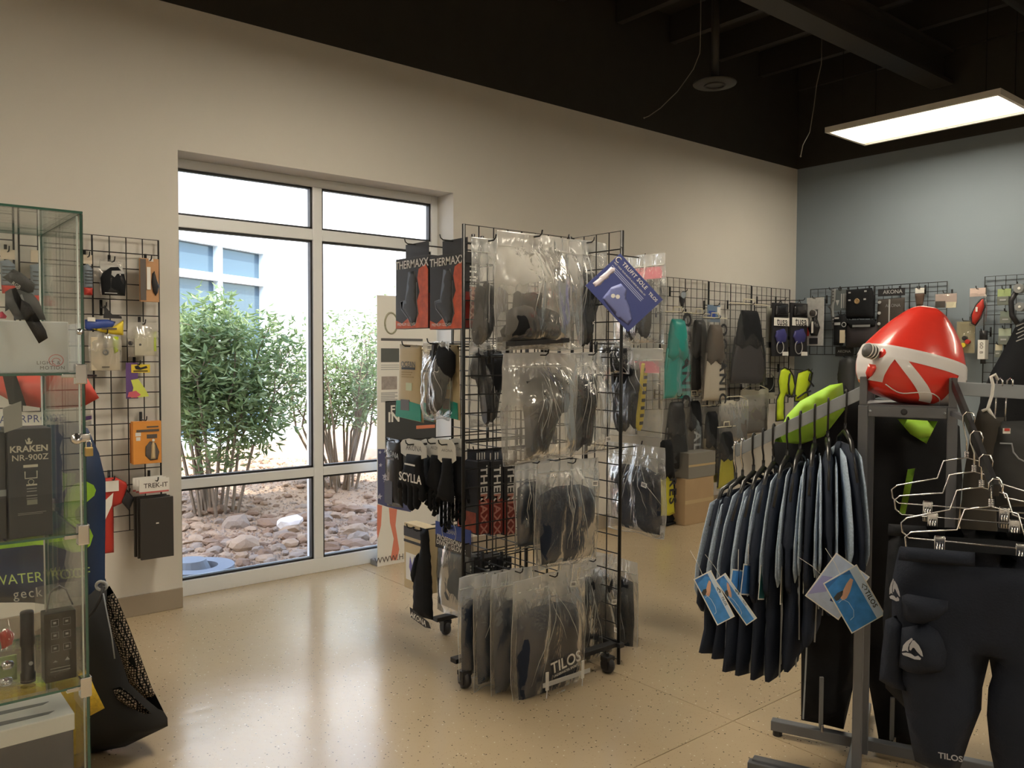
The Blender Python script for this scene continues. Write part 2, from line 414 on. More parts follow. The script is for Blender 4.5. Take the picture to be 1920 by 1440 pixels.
for (xa, xb) in ((XWL + FW, XM - .03), (XM + .03, XWR - FW)):
    bar((xa, Y1, ZU0), (xb, Y2, ZU1), 'transom'); bar((xa, Y1, ZL0), (xb, Y2, ZL1), 'transom')
    for (za, zb) in ((.085, ZL0), (ZL1, ZU0), (ZU1, ZW - .05)):
        MB().box((xa, DG - .004, za), (xb, DG + .004, zb)).build('pane', WGLASS, win)
        g = MB()
        for k in ((xa, za, xa + .012, zb), (xb - .012, za, xb, zb), (xa, za, xb, za + .012), (xa, zb - .012, xb, zb)):
            g.box((k[0], Y1 + .012, k[1]), (k[2], DG - .005, k[3]))
        g.build('gasket', RUBBER, win)
# ceiling troffers (the one in view, and the rest of the grid outside the frame)
HOUS = pm('white_enamel', (.75, .72, .66), .4)
TUBE = pm('lit_diffuser', (.9, .8, .6), .5, emit=(1.0, .885, .69), estr=1)
def _tube():
    t, b = _nodes(TUBE); tc = t.nodes.new('ShaderNodeTexCoord'); sp = t.nodes.new('ShaderNodeSeparateXYZ')
    t.links.new(tc.outputs['Object'], sp.inputs[0])
    a = t.nodes.new('ShaderNodeMath'); a.operation = 'ABSOLUTE'; t.links.new(sp.outputs['X'], a.inputs[0])
    mr = t.nodes.new('ShaderNodeMapRange'); mr.interpolation_type = 'SMOOTHSTEP'
    mr.inputs['From Min'].default_value = .285; mr.inputs['From Max'].default_value = .03
    mr.inputs['To Min'].default_value = .5; mr.inputs['To Max'].default_value = LAMP
    t.links.new(a.outputs[0], mr.inputs['Value']); t.links.new(mr.outputs[0], b.inputs['Emission Strength'])
_tube()
TUBE2 = TUBE.copy(); TUBE2.name = 'lit_diffuser_dimmer'; MATS['t2'] = TUBE2
[n for n in TUBE2.node_tree.nodes if n.type == 'MAP_RANGE'][0].inputs['To Max'].default_value = LAMP * .7
def troffer(x, y, lab, z=3.016, tm=None):
    t = thing('ceiling_light', lab, 'light', (x, y, z))
    W2, L2 = .305, .61
    f = MB()
    f.box((-W2, -L2, 0), (-W2 + .025, L2, .04)).box((W2 - .025, -L2, 0), (W2, L2, .04)).box((-W2 + .025, -L2, 0), (W2 - .025, -L2 + .025, .04)).box((-W2 + .025, L2 - .025, 0), (W2 - .025, L2, .04))
    f.box((-W2 + .025, -L2 + .025, .032), (W2 - .025, L2 - .025, .04))
    f.build('housing', HOUS, t)
    MB().box((-W2 + .026, -L2 + .026, .012), (W2 - .026, L2 - .026, .02)).build('diffuser', tm or TUBE, t)
    for sx in (-1, 1):
        for sy in (-1, 1):
            MB().tube([(sx * .25, sy * .5, .04), (sx * .25, sy * .5, HD - .2 - z)], .003, 5).build('hanger_wire', WIRE, t)
troffer(5.841 + .305, 2.136 + .61, 'lit rectangular ceiling light hanging near the blue wall', tm=TUBE2)
for (x, y, l) in ((2.05, 2.42, 'above the rack, just over the top of the picture'), (-1.5, 2.5, 'over the glass case side of the shop'), (5.6, -1.0, 'over the far end of the clothing rails'), (2.05, -1.6, 'behind the photographer'), (-1.6, -1.6, 'in the far unseen corner')):
    troffer(x, y, 'lit rectangular ceiling light ' + l)

# things hanging from the dark ceiling
def ceilpt(px, py, z): return onZ(px, py, z)
q = atd(1340, 160, 5.9)
t = thing('ceiling_speaker', 'round dark ceiling disc between the joists above the window wall', 'speaker', q)
MB().lathe([(0, 0), (.10, 0), (.11, .004), (.15, .004), (.155, .012), (.15, .02), (.0, .02)], 28).build('rim', pm('dusty_black', (.045, .042, .038), .6), t, True)
MB().lathe([(0, .02), (.03, .02), (.03, HD - q.z), (0, HD - q.z)], 10).build('drop_rod', DARKM, t, True)
MB().tube([(.07 * cos(a * pi / 12), .07 * sin(a * pi / 12), -.004) for a in range(24)], .008, 6, True).build('ring', DARKM, t, True)
for (L, dep, lab) in (([(1313, 82), (1312, 100), (1300, 130), (1270, 172), (1238, 203), (1216, 218), (1208, 221)], 5.6, 'thin curved loose wire dangling from the dark ceiling'), ([(1540, 120), (1531, 160), (1526, 200), (1518, 248), (1505, 272), (1501, 293)], 6.2, 'thin loose wire dangling near the corner of the ceiling')):
    P = [atd(x, y, dep) for x, y in L]
    t = thing('loose_wire', lab, 'wire', P[0]); top_ = V((P[0].x, P[0].y, HD - .02))
    MB().tube([V(p) - P[0] for p in [top_] + P], .0035, 5).build('cable', pm('grey_cable', (.22, .20, .17), .5), t, True)
    MB().lathe([(0, -.008), (.008, 0), (0, .008)], 8, o=P[-1] - P[0]).build('wire_end', MATS['grey_cable'], t)
# ================================================================== outdoors
GZ = -.10
GRAVELM = pm('gravel_bed', (.34, .225, .145), .9, var=.35, vscale=40, bump=.5, bscale=90)
ROCKM = [pm('brown_rock', (.25, .15, .095), .9, var=.35, vscale=18, bump=.4, bscale=50), pm('tan_rock', (.37, .25, .165), .9, var=.3, vscale=18, bump=.4, bscale=50), pm('grey_rock', (.29, .215, .165), .9, var=.3, vscale=15, bump=.4, bscale=50)]
gm = MB(); nx, ny = 56, 60
GX0, GX1, GY0, GY1 = -14, 24, YO, 34
def gh(x, y):
    s = max(0, min(1, (y - YO) / 3)); return GZ + s * (.06 * noise.noise(V((x * .7, y * .7, 0))) + .10 * max(0, min(1, (y - 6) / 4)))
gv = [(GX0 + (GX1 - GX0) * i / nx, GY0 + (GY1 - GY0) * (j / ny) ** 1.7, 0) for j in range(ny + 1) for i in range(nx + 1)]
gv = [(x, y, gh(x, y)) for x, y, _ in gv]
gm.add(gv, [(j * (nx + 1) + i, j * (nx + 1) + i + 1, (j + 1) * (nx + 1) + i + 1, (j + 1) * (nx + 1) + i) for j in range(ny) for i in range(nx)])
GRD = gm.build('ground', GRAVELM, kind='structure', smooth=True)
# outside face, eaves and roof of this building, which shade the bed beneath the window
EXTM = pm('white_stucco', (.80, .79, .77), .9, bump=.1, bscale=120)
MB().box((X0 - .2, YO + .001, HC - .2), (XC + 1.5, YO + .14, HD + .75)).build('wall_exterior', EXTM, kind='structure')
# neighbouring building wing
wd = V((.873, .488, 0)); wn = V((.488, -.873, 0))
pw = onP(503, 813, V((0, 0, 0)), V((0, 0, 1))) if False else atd(503, 813, 13.2)
gzb = pw.z
nb = thing('neighbouring_building', 'bright white stuccoed building wing seen through the window', 'building', (pw.x, pw.y, gzb), basis(wd, (0, 0, 1)))
def onW(px, py):
    q = onP(px, py, pw, wn); return (q - pw).dot(wd), q.z - gzb
z_t = onW(498, 470)[1]
xl = onW(330, 520)[0] - 3.2
hwall = 7.0
MB().box((xl - 9, 0, z_t), (26, .3, hwall)).box((xl - 9, 0, -.6), (xl, .3, z_t)).box((0, 0, -.6), (26, .3, z_t)).box((xl, 0, -.6), (0, .3, .05)).build('wall', EXTM, nb)
BGLASS = pm('dark_window_glass', (.06, .095, .125), .12, spec=.45)
PALEF = pm('pale_blue_frame', (.62, .70, .74), .4)
wf = ob('window_frame', None, nb)
zm = onW(455, 525)[1]; xm1 = onW(416, 480)[0]
xs = [xl, xm1 - (0 - xm1) * 2 + .0, xm1 - (0 - xm1), xm1, 0]
xs = sorted(set([xl] + [x for x in xs if x > xl + .3])); zz = [.05, zm, z_t]
for i in range(len(xs) - 1):
    for j in range(2):
        MB().box((xs[i], .12, zz[j]), (xs[i + 1], .14, zz[j + 1])).build('window_pane', BGLASS, wf)
for x in xs: MB().box((x - .05, .03, .05), (x + .05, .13, z_t)).build('mullion', PALEF, wf)
for z in zz: MB().box((xl, .02, z - .055), (0, .13, z + .055)).build('transom', PALEF, wf)
MB().box((xl - 9, -.55, -.6), (.0, 0, .03)).build('kerb', pm('concrete', (.55, .55, .56), .85, var=.1), nb)
# shrubs
LEAF = [pm('leaf_green', (.105, .16, .065), .55, var=.5, vscale=6), pm('leaf_pale_green', (.25, .31, .15), .55, var=.4, vscale=6)]
def _leafm(m):
    t, b = _nodes(m); b.inputs['Subsurface Weight'].default_value = 0
    tl = t.nodes.new('ShaderNodeBsdfTranslucent'); mx = t.nodes.new('ShaderNodeMixShader'); mx.inputs[0].default_value = .35
    tl.inputs[0].default_value = (.26, .34, .12, 1)
    o = [n for n in t.nodes if n.type == 'OUTPUT_MATERIAL'][0]
    t.links.new(b.outputs[0], mx.inputs[1]); t.links.new(tl.outputs[0], mx.inputs[2]); t.links.new(mx.outputs[0], o.inputs[0])
for m in LEAF: _leafm(m)
BARK = pm('shrub_bark', (.20, .145, .10), .85, var=.3, vscale=30)
def shrub(base, rx, ry, zlo, ztop, nst, nlf, lab, pale=.3, lsz=.075, seed=0, spread=.5):
    rd = random.Random(seed)
    t = thing('shrub', lab, 'shrub', base)
    tips = []
    for k in range(nst):
        a = rd.uniform(0, 2 * pi); r0 = rd.uniform(.02, .22); r1 = rd.uniform(.25, 1.0)
        p0 = V((r0 * cos(a), r0 * sin(a), -.05)); top = V((rx * r1 * cos(a) * .85, ry * r1 * sin(a) * .85, ztop * rd.uniform(.72, .97) * (1 - .25 * r1 * r1)))
        m1 = p0.lerp(top, .4) + V((rd.gauss(0, .06), rd.gauss(0, .06), .08)); m2 = p0.lerp(top, .72) + V((rd.gauss(0, .07), rd.gauss(0, .07), .04))
        st = MB(); pts = [p0, m1, m2, top]; st.tube(pts, [.016, .012, .008, .003], 5)
        for q in range(5):
            f = rd.uniform(.35, .95); i = min(2, int(f * 3)); bp = pts[i].lerp(pts[i + 1], f * 3 - i)
            e = bp + V((rd.gauss(0, .16) * rx * 1.5, rd.gauss(0, .16) * ry * 1.5, rd.uniform(.05, .3))); st.tube([bp, bp.lerp(e, .5) + V((0, 0, .03)), e], [.006, .004, .002], 4); tips += [(bp, e)]
        st.build('stem', BARK, t); tips += [(m1, m2), (m2, top)]
    L = MB()
    for k in range(nlf):
        if rd.random() < .55:
            a, b = rd.choice(tips); p = a.lerp(b, rd.uniform(.1, 1.1)) + V((rd.gauss(0, .07), rd.gauss(0, .07), rd.gauss(0, .06)))
            if p.z < zlo: continue
        else:
            u = V((rd.gauss(0, 1), rd.gauss(0, 1), rd.gauss(0, 1))).normalized() * (rd.random() ** .4)
            p = V((u.x * rx, u.y * ry, (zlo + ztop) / 2 + u.z * (ztop - zlo) / 2))
            if noise.noise(p * 2.6 + V((seed, 0, 0))) < -.12: continue
        d = V((rd.gauss(0, 1), rd.gauss(0, 1), rd.gauss(-.15, .6))).normalized(); sd = d.cross(V((rd.gauss(0, .5), rd.gauss(0, .5), 1))).normalized()
        l = lsz * rd.uniform(.6, 1.25); wv = sd * l * .15; L.cur = 1 if rd.random() < pale else 0
        up = d.cross(sd) * l * .08
        L.add([p, p + d * l * .45 + wv + up, p + d * l - up, p + d * l * .45 - wv + up], [(0, 1, 2), (0, 2, 3)])
    o = L.build('foliage', LEAF, t, kind='stuff')
def gpos(px, py, dep):
    p = atd(px, py, dep); return V((p.x, p.y, gh(p.x, p.y)))
p1 = gpos(400, 935, 7.2); shrub(p1, .80, .7, .30, 1.93 - p1.z, 17, 11000, 'dense green shrub before the dark windows of the white building', .35, .10, 3)
p2 = gpos(640, 905, 8.4); shrub(p2, .92, .8, .62, 1.80 - p2.z, 24, 5200, 'airy pale-leaved shrub with bare red-brown stems beside the window mullion', .6, .085, 5)
p3 = gpos(800, 880, 10.5); shrub(p3, 1.1, 1.0, .4, 2.3 - p3.z, 12, 3200, 'pale shrub partly hidden behind the paper banner', .6, .09, 8)
# rocks
def rockmesh(sd):
    bm = bmesh.new(); bmesh.ops.create_icosphere(bm, subdivisions=2, radius=1)
    for v in bm.verts:
        n = noise.noise(v.co * 1.1 + V((sd * 5, 0, 0))); n2 = noise.noise(v.co * 2.7 + V((0, sd * 3, 0)))
        v.co = v.co * (1 + .45 * n + .16 * n2); v.co.z *= .66
    me = bpy.data.meshes.new('rock'); bm.to_mesh(me); bm.free(); me.materials.append(ROCKM[sd % 3]); return me
RM = [rockmesh(i) for i in range(9)]
rd = random.Random(5)
cnt = 0; spots = []
while cnt < 280:
    px = rd.uniform(325, 735); dep = rd.choice([rd.uniform(5.4, 6.4), rd.uniform(5.9, 7.6), rd.uniform(7.0, 10.5)])
    p = CO + ray(px, 900) * dep
    if p.y < YO + .45: continue
    r = rd.uniform(.022, .06) * (1.7 if 5.9 < dep < 7.6 and rd.random() < .45 else 1)
    if any((p.x - q[0]) ** 2 + (p.y - q[1]) ** 2 < (r + q[2]) ** 2 * .5 for q in spots): continue
    spots.append((p.x, p.y, r))
    o = ob('rock', RM[rd.randrange(9)], None, 'brown landscaping rock lying in the gravel bed outside the window', 'rock', 'landscaping rocks in the gravel bed', None, (p.x, p.y, gh(p.x, p.y) + r * .25), (0, 0, rd.uniform(0, 6.28)))
    o.scale = (r * rd.uniform(.8, 1.5), r * rd.uniform(.8, 1.2), r * rd.uniform(.7, 1.1)); cnt += 1
p = gpos(545, 962, 6.6)
wr = rockmesh(4); wr.materials.clear(); wr.materials.append(pm('pale_rock', (.72, .64, .60), .85, var=.12))
o = ob('rock', wr, None, 'rounded pinkish white rock alone among brown rocks outside', 'rock', None, None, p + V((0, 0, .06)), (0, 0, .4)); o.scale = (.12, .08, .085)
g = MB()
for k in range(7500):
    px = rd.uniform(325, 735); dep = 5.0 + 5.5 * rd.random() ** 1.2; q = CO + ray(px, 900) * dep
    if q.y < YO + .05: continue
    r = rd.uniform(.008, .026); z = gh(q.x, q.y); a = rd.uniform(0, 6.28); g.cur = rd.randrange(3)
    c, s_ = cos(a) * r, sin(a) * r; h_ = r * rd.uniform(.4, .9)
    g.add([(q.x + c, q.y + s_, z), (q.x - s_ * .7, q.y + c * .7, z), (q.x - c, q.y - s_, z), (q.x + s_ * .7, q.y - c * .7, z), (q.x + c * .2, q.y + s_ * .2, z + h_)], [(0, 1, 4), (1, 2, 4), (2, 3, 4), (3, 0, 4)])
g.build('gravel', ROCKM, GRD, kind='stuff')
# concrete ring by the wall
p = gpos(372, 1072, 5.25); p.y = max(p.y, YO + .30)
rg = MB()
rg.lathe([(.12, -.02), (.22, -.02), (.22, .05), (.12, .05), (.12, -.02)], 24)
t = thing('drain_cover', 'grey round concrete drain ring on the gravel at the foot of the window', 'drain', (p.x, p.y, GZ + .02))
rg.build('ring', pm('grey_concrete', (.19, .205, .235), .85, var=.12), t, smooth=False)
MB().lathe([(0.0, .0), (.118, .0), (.118, .03), (.09, .09), (.0, .09)], 20, o=(-.04, .02, 0)).build('cap', MATS['grey_concrete'], t)
# ================================================================== makers for the goods
def pouch(w, h, T=.05, seed=0, fold=.006, sag=.02, nu=22, nv=22, hook=0., flare=.05, head=.14, milkv=0.):
    """two thin sheets of a hanging poly bag, pulled into folds towards the hook"""
    mb = MB(); N = []
    for side in (-1, 1):
        base = len(mb.v); vs = []
        for j in range(nv + 1):
            v = j / nv
            for i in range(nu + 1):
                u = i / nu - .5
                g = 0 if v < head else min(1, (v - head) / .3) ** .8
                if v > .86: g *= max(0, (1 - v) / .14) ** .45
                t = T * g * max(0, 1 - (2 * abs(u)) ** 3.0) + .0008
                pull = max(0, 1 - v * 1.6)
                n = 1.1 - 3.2 * abs(noise.noise(V((u * 3.6 / (.22 + v), v * .9, seed * 4.1 + side)))) + .8 * noise.noise(V((u * 9 - v * 6 * (1 if seed % 2 else -1), v * 3, seed * 1.9)))
                n2 = noise.noise(V((u * 4, v * 5, seed * 2.3 + 5)))
                rim = 1 if 0 < i < nu and 0 < j < nv else .35
                y = side * t + (n * fold + n2 * fold * .7) * (.5 + g) * rim + noise.noise(V((u * 2, v * 2, seed))) * fold * 2
                wv = 1 + flare * sin(pi * min(1, v * 1.1)) + .035 * noise.noise(V((v * 3.5, seed, side * 0)))
                x = u * w * wv
                z = -v * h - sag * h * (v ** 3) * (noise.noise(V((u * 2.3, seed * 1.7, 0))) * 2) - (.012 * h * abs(u - hook) * 2 if v < .1 else 0)
                vs.append((x, y, z))
        fs = [(j * (nu + 1) + i, j * (nu + 1) + i + 1, (j + 1) * (nu + 1) + i + 1, (j + 1) * (nu + 1) + i) for j in range(nv) for i in range(nu)]
        fs_top = [f for f in fs if f[0] // (nu + 1) < milkv * nv]; fs_low = [f for f in fs if f[0] // (nu + 1) >= milkv * nv]
        o0 = len(mb.v); mb.v += vs
        for L_, mi_ in ((fs_low, 0), (fs_top, 1)):
            for f in L_: mb.f.append(tuple(i + o0 for i in f)); mb.m.append(mi_)
    c = nu + 1; rim_ = [j * c for j in range(nv + 1)] + [nv * c + i for i in range(1, c)] + [j * c + nu for j in range(nv - 1, -1, -1)]
    mb.rim = [mb.v[i] for i in rim_]
    return mb
BOOTC = {}
def boot_mesh(style=0):
    if style in BOOTC: return BOOTC[style]
    m = MB()
    prof = [(0, .02), (.5, .0), (1, .02), (1.03, .1), (.95, .2), (.62, .30), (.46, .38), (.44, .47), (.30, .50), (.06, .46), (.0, .33), (-.03, .15)]
    m.pillow(prof, .17, R=.2, step=.085)
    s = MB()
    sole = [(0, -.13), (.25, -.15), (.55, -.14), (.8, -.18), (.98, -.12), (1.04, 0), (.98, .12), (.8, .17), (.55, .12), (.25, .14), (0, .13), (-.05, 0)]
    s.prism(sole, -.03, .03); s.v = [(x, z, y) for x, y, z in s.v]
    tr = MB()
    for k in range(8): tr.box((.05 + k * .12, -.10, -.045), (.10 + k * .12, .10, -.028))
    BOOTC[style] = (m, s, tr); return BOOTC[style]
def add_boot(parent, M, L, up=BLACK, solem=RUBBER):
    m, s, tr = boot_mesh()
    A = M @ Matrix.Scale(L, 4)
    def cp(src, name, mat, par, sm):
        q = MB(); q.v = [tuple(A @ V(p)) for p in src.v]; q.f = list(src.f); q.m = list(src.m)
        return q.build(name, mat, par, sm)
    b = cp(m, 'boot', up, parent, True); cp(s, 'sole', solem, b, False)
    if solem is not RUBBER: cp(tr, 'tread', RUBBER, b, False)
    return b
def Rz(a): return Matrix.Rotation(a, 4, 'Z')
def Ry(a): return Matrix.Rotation(a, 4, 'Y')
def Rx(a): return Matrix.Rotation(a, 4, 'X')
def Tr(x, y, z): return Matrix.Translation((x, y, z))
def clear_bag(lab, rect, content='boots', seed=0, T=.05, clear=None, group=None, solem=RUBBER, tag=None, head=None, sealv=.13, writing=None, cat='bag', dy=0., soleview=(0, 1), fill=.62, name='bagged_boots'):
    (p, w, h, rz) = rect
    t = thing(name, lab, cat, p, rz, group)
    pm__ = pouch(w, h, T, seed, head=sealv, milkv=0); pm__.build('pouch', clear or CLEAR, t, True)
    MB().tube(pm__.rim, .0013, 4, True).build('seam', SEAM_GLINT, t, True)
    rc = random.Random(seed * 31 + 7); cr = MB(); nu1 = 23  # pale tubes along the folds, painted highlights on the plastic
    for k in range(5 if w > .15 else 3):
        ua = rc.uniform(-.10, .10); ub = ua * 1.5 + rc.uniform(-.30, .30); va, vb_ = rc.uniform(.06, .2), rc.uniform(.5, .88); P = []
        for q in range(9):
            f = q / 8; v_ = va + (vb_ - va) * f; u_ = ua + (ub - ua) * f + .012 * sin(f * 7 + k)
            x_, y_, z_ = pm__.v[min(22, max(0, round(v_ * 22))) * nu1 + min(22, max(0, round((u_ + .5) * 22)))]
            P.append((u_ * w * 1.03, y_ - .0015, -v_ * h))
        cr.tube(P, [.0005 + .0011 * sin(pi * q / 8) for q in range(9)], 4)
    cr.build('crease_glint', SEAM_GLINT, t, True, kind='stuff')
    MB().box((-w * .49, -.0025, -h * sealv - .003), (w * .49, .0025, -h * sealv)).build('seal_strip', pm('zip_strip', (.52, .52, .50), .35), t)
    if head is not None:
        MB().box((-w * .44, .002, -h * (sealv + .15)), (w * .44, .004, -h * (sealv + .02))).build('header_card', head, t)
    if content == 'lying':
        L = w * .78
        for k, s in enumerate((-1, 1)):
            M = Tr(s * w * .40, s * T * .3, -h * .955) @ (Rz(pi) if s > 0 else Rz(0)) @ Ry(-.06)
            add_boot(t, M, L)
        for k, s in enumerate((-1, 1)):
            M = Tr(s * w * .16, T * .3, -h * .52) @ Matrix.Diagonal((1, .45, 1, 1)) @ Rz(radians(70 * s + 90)) @ Ry(pi / 2 - .1 * s); add_boot(t, M, min(.24, h * .46))
    if content == 'boots':
        L = min(.29, h * fill)
        for k, s in enumerate((-1, 1)):
            zc_ = -h * (.99 - .04 * k) + L * 1.06
            if k in soleview:
                M = Tr(s * w * .19, T * .25, zc_) @ Matrix.Diagonal((1, .5, 1, 1)) @ Rz(radians(75 * s + 90 + seed * 13 % 25)) @ Ry(pi / 2 - .1 * s)
            else:
                M = Tr(s * w * .15 - .03, .01 * s, zc_) @ Matrix.Diagonal((1, .6, 1, 1)) @ Ry(pi / 2 + .12 * s) @ Rx(.1)
            add_boot(t, M, L, BLACK, solem if k == 1 else RUBBER)
    elif content == 'flat':
        pl = [(-.44, -.3), (-.2, -.24), (.2, -.25), (.43, -.32), (.45, -.7), (.43, -.96), (.1, -.97), (-.42, -.95), (-.46, -.6)]
        MB().pillow([(x * w, z * h) for x, z in pl], T * .5, R=w * .25, wr=.004, seed=seed).build('garment', GREYN if content == 'x' else NAVY, t, True)
    elif content == 'darkflat':
        pl = [(-.42, -.2), (.0, -.17), (.42, -.22), (.45, -.6), (.43, -.97), (-.43, -.96), (-.46, -.6)]
        MB().pillow([(x * w, z * h) for x, z in pl], T * .5, R=w * .3, wr=.004, seed=seed).build('folded_boots', BLACK, t, True)
    if tag:
        (u, v, a) = tag
        tg = MB().box((-.016, -.001, -.011), (.016, .0, .011)).xf(Tr(u * w, -T * .95 - .004, -v * h) @ Ry(a)).build('price_label', WHITE, t)
        for q in range(2): MB().box((-.011, -.0016, -.004 + q * .006), (.011, -.001, -.001 + q * .006)).xf(Tr(u * w, -T * .95 - .004, -v * h) @ Ry(a)).build('print', BLACKP, t)
    if writing:
        for (s, u, v, sz, mat, ang) in writing: ftext(s, sz, mat, t, u * w, -T - .004, -v * h, ang, bold=.015)
    return t
def pack(name, lab, cat, rect, ops, group=None, tilt=0.):
    """a hanging item described by its parts; u in -.5..+.5 across, v in 0..1 downwards"""
    (p, w, h, rz) = rect
    t = thing(name, lab, cat, p, (0, tilt, rz) if tilt else rz, group)
    for op in ops:
        k = op[0]
        if k == 'box':      # name mat u0 v0 u1 v1 y0 y1
            _, n, m, u0, v0, u1, v1, y0, y1 = op
            MB().bbox((u0 * w, y0, -v1 * h), (u1 * w, y1, -v0 * h), .002).build(n, m, t)
        elif k == 'card':
            _, n, m, u0, v0, u1, v1, y = op
            MB().box((u0 * w, y - .002, -v1 * h), (u1 * w, y, -v0 * h)).build(n, m, t)
        elif k == 'pil':    # name mat poly T y
            _, n, m, poly, T, y = op
            MB().pillow([(u * w, -v * h) for u, v in poly], T, y=y, wr=T * .12, ws=20).build(n, m, t, True)
        elif k == 'cut':    # flat cut-out
            _, n, m, poly, y0, y1 = op
            MB().prism([(u * w, -v * h) for u, v in poly], y0, y1).build(n, m, t)
        elif k == 'txt':
            _, s, m, u, v, sz, y, ang = op
            ftext(s, sz * w, m, t, u * w, y, -v * h, ang, bold=.012)
        elif k == 'disc':
            _, n, m, u, v, r, y0, y1 = op
            MB().lathe([(r * w * .9, y0), (r * w, y0 + .001), (r * w, y1)], 18, ax=(0, 1, 0), o=(u * w, 0, -v * h)).build(n, m, t, False)
        elif k == 'ring':
            _, n, m, u, v, r, th, y = op
            MB().tube([(u * w + r * w * cos(a * pi / 10), y, -v * h + r * w * sin(a * pi / 10)) for a in range(20)], th, 6, True).build(n, m, t, True)
        elif k == 'tube':
            _, n, m, pts, r = op
            MB().tube([(u * w, y, -v * h) for u, v, y in pts], r, 7).build(n, m, t, True)
        elif k == 'bag':
            _, m, T, seed = op
            pouch(w, h, T, seed, fold=.004, head=.1, nu=8, nv=10).build('pouch', m, t, True)
    return t
def arc(cx, cz, r, a0, a1, n=5): return [(cx + r * cos(radians(a0 + (a1 - a0) * k / n)), cz + r * sin(radians(a0 + (a1 - a0) * k / n))) for k in range(n + 1)]
def glove_poly(w, h, thumb=1):
    """hand pointing down in -w/2..w/2, -h..0"""
    fw = w / 4.3; P = [(-w * .33, 0), (w * .33, 0), (w * .36, -h * .25), (w * .44, -h * .52)]
    xs = [w * .38 - k * w * .253 for k in range(4)]; ls = [.80, .95, 1.0, .93]
    for k in range(4):
        c = xs[k]; r = fw * .46; zt = -h * ls[k] + r
        P += [(c + r, -h * .58 if k else -h * .56)] if k else []
        P += arc(c, zt, r, 0, -180, 5)
        P += [(c - r, -h * .59)]
    tx = -w * .5
    P += [(-w * .47, -h * .55), (-w * .60, -h * .66), (-w * .72, -h * .66), (-w * .74, -h * .58), (-w * .56, -h * .36), (-w * .38, -h * .2)]
    return [(x * thumb, z) for x, z in P][::thumb]
def grid(name, o, ax, nc, nr, parent=None, rf=.0048, rw=.0028, cell=.0762, lab=None, cat=None, group=None, nrm=(0, -1, 0), uprights=None):
    """wire grid panel: o is its lower left corner, ax runs along its width"""
    a = V(ax); W_, H_ = nc * cell, nr * cell
    t = thing(name, lab, cat, o, None, group) if parent is None else ob(name, None, parent, loc=V(o) - parent.location)
    f = MB(); f.tube([V((0, 0, 0)), a * W_, a * W_ + V((0, 0, H_)), V((0, 0, H_))], rf, 6, True); f.build('frame', WIRE, t, True)
    b = MB(); nn = V(nrm)
    for i in range(1, nc): b.tube([a * (i * cell), a * (i * cell) + V((0, 0, H_))], rf * .9 if i % 4 == 0 else rw, 5, cap=False)
    for j in range(1, nr): b.tube([V((0, 0, j * cell)) + nn * .003, a * W_ + V((0, 0, j * cell)) + nn * .003], rw, 5, cap=False)
    b.build('wires', WIRE, t, True, kind='stuff')
    return t
def peg(parent, root, tip, r=.003):
    """hook that clips on the grid and turns up at its tip"""
    root, tip = V(root), V(tip); o = parent.location; d = (tip - root).normalized()
    m = MB(); m.tube([root - o, tip - o, tip - o + d * .012 + V((0, 0, .008)), tip - o + d * .016 + V((0, 0, .022))], r, 6)
    sd = d.cross(V((0, 0, 1)))
    c = root - o
    for s in (0,): m.add([], [])
    m.box(c + V((-.012, -.012, -.04)), c + V((.012, .012, .04))) if False else m.tube([c + V((0, 0, .038)), c + V((0, 0, -.038))], .008, 4)
    m.build('peg_hook', WIRE, parent, True)
# ================================================================== the wheeled grid rack in the middle
AX0, AX1, AY = 1.962, 2.572, 2.685
BY0 = 2.39
rack = thing('grid_display_rack', 'tall black wire grid rack on casters crowded with bagged boots and gloves', 'rack', (AX1, AY, 0))
grid('grid_panel', (AX0, AY, .02), (1, 0, 0), 8, 24, rack)
grid('grid_panel', (AX1, BY0, .02), (0, 1, 0), 8, 24, rack, nrm=(-1, 0, 0))
grid('grid_panel', (AX1, BY0 + .62, .02), (0, 1, 0), 8, 24, rack, nrm=(-1, 0, 0))
for (x, y) in ((AX0, AY), (AX1, BY0), (AX1, BY0 + .61), (AX1, BY0 + 1.23)):
    MB().tube([V((x, y, .0)) - rack.location, V((x, y, 1.85)) - rack.location], .0075, 8).build('post', WIRE, rack, True)
o = rack.location; CB = onZ(835, 1190, 0)
for (a, b) in (((AX1 - .015, BY0 - .02, .075), (AX1 + .015, BY0 + 1.26, .095)), ((CB.x - .06, CB.y - .02, .075), (AX1 + .3, CB.y + .02, .095)), ((2.36, BY0 + .0, .075), (AX1 + .02, BY0 + .04, .095)), ((AX0 - .05, AY - .02, .075), (AX1, AY + .02, .095))):
    MB().bbox(V(a) - o, V(b) - o, .003).build('base_bar', RUBBER, rack)
def caster(p):
    e = ob('caster', None, rack, loc=V(p) - o)
    MB().box((-.022, -.02, .055), (.022, .02, .072)).box((-.02, -.016, .02), (-.017, .016, .06)).box((.017, -.016, .02), (.02, .016, .06)).tube([(0, 0, .07), (0, 0, .085)], .008, 8).build('fork', RUBBER, e)
    m = MB(); m.lathe([(.0, -.014), (.022, -.014), (.032, -.011), (.035, 0), (.032, .011), (.022, .014), (.0, .014)], 18, ax=(1, 0, 0), o=(0, 0, .035)); m.build('wheel', BLACKP, e, True)
for (px, py) in ((871, 1290), (1139, 1262), (835, 1190)):
    q = onZ(px, py, 0); caster((q.x, q.y, 0))
caster((AX1 + .27, CB.y, 0)); caster((2.55, 2.62, 0))
G1 = 'clear bags of black boots on the grid rack'
def hangY(px0, px1, py0, py1, Y, *a, **k):
    r = rectY(px0, px1, py0, py1, Y); c = r[0]
    peg(rack, (c.x, AY, c.z - .012), (c.x, Y - .03, c.z - .012))
    return r
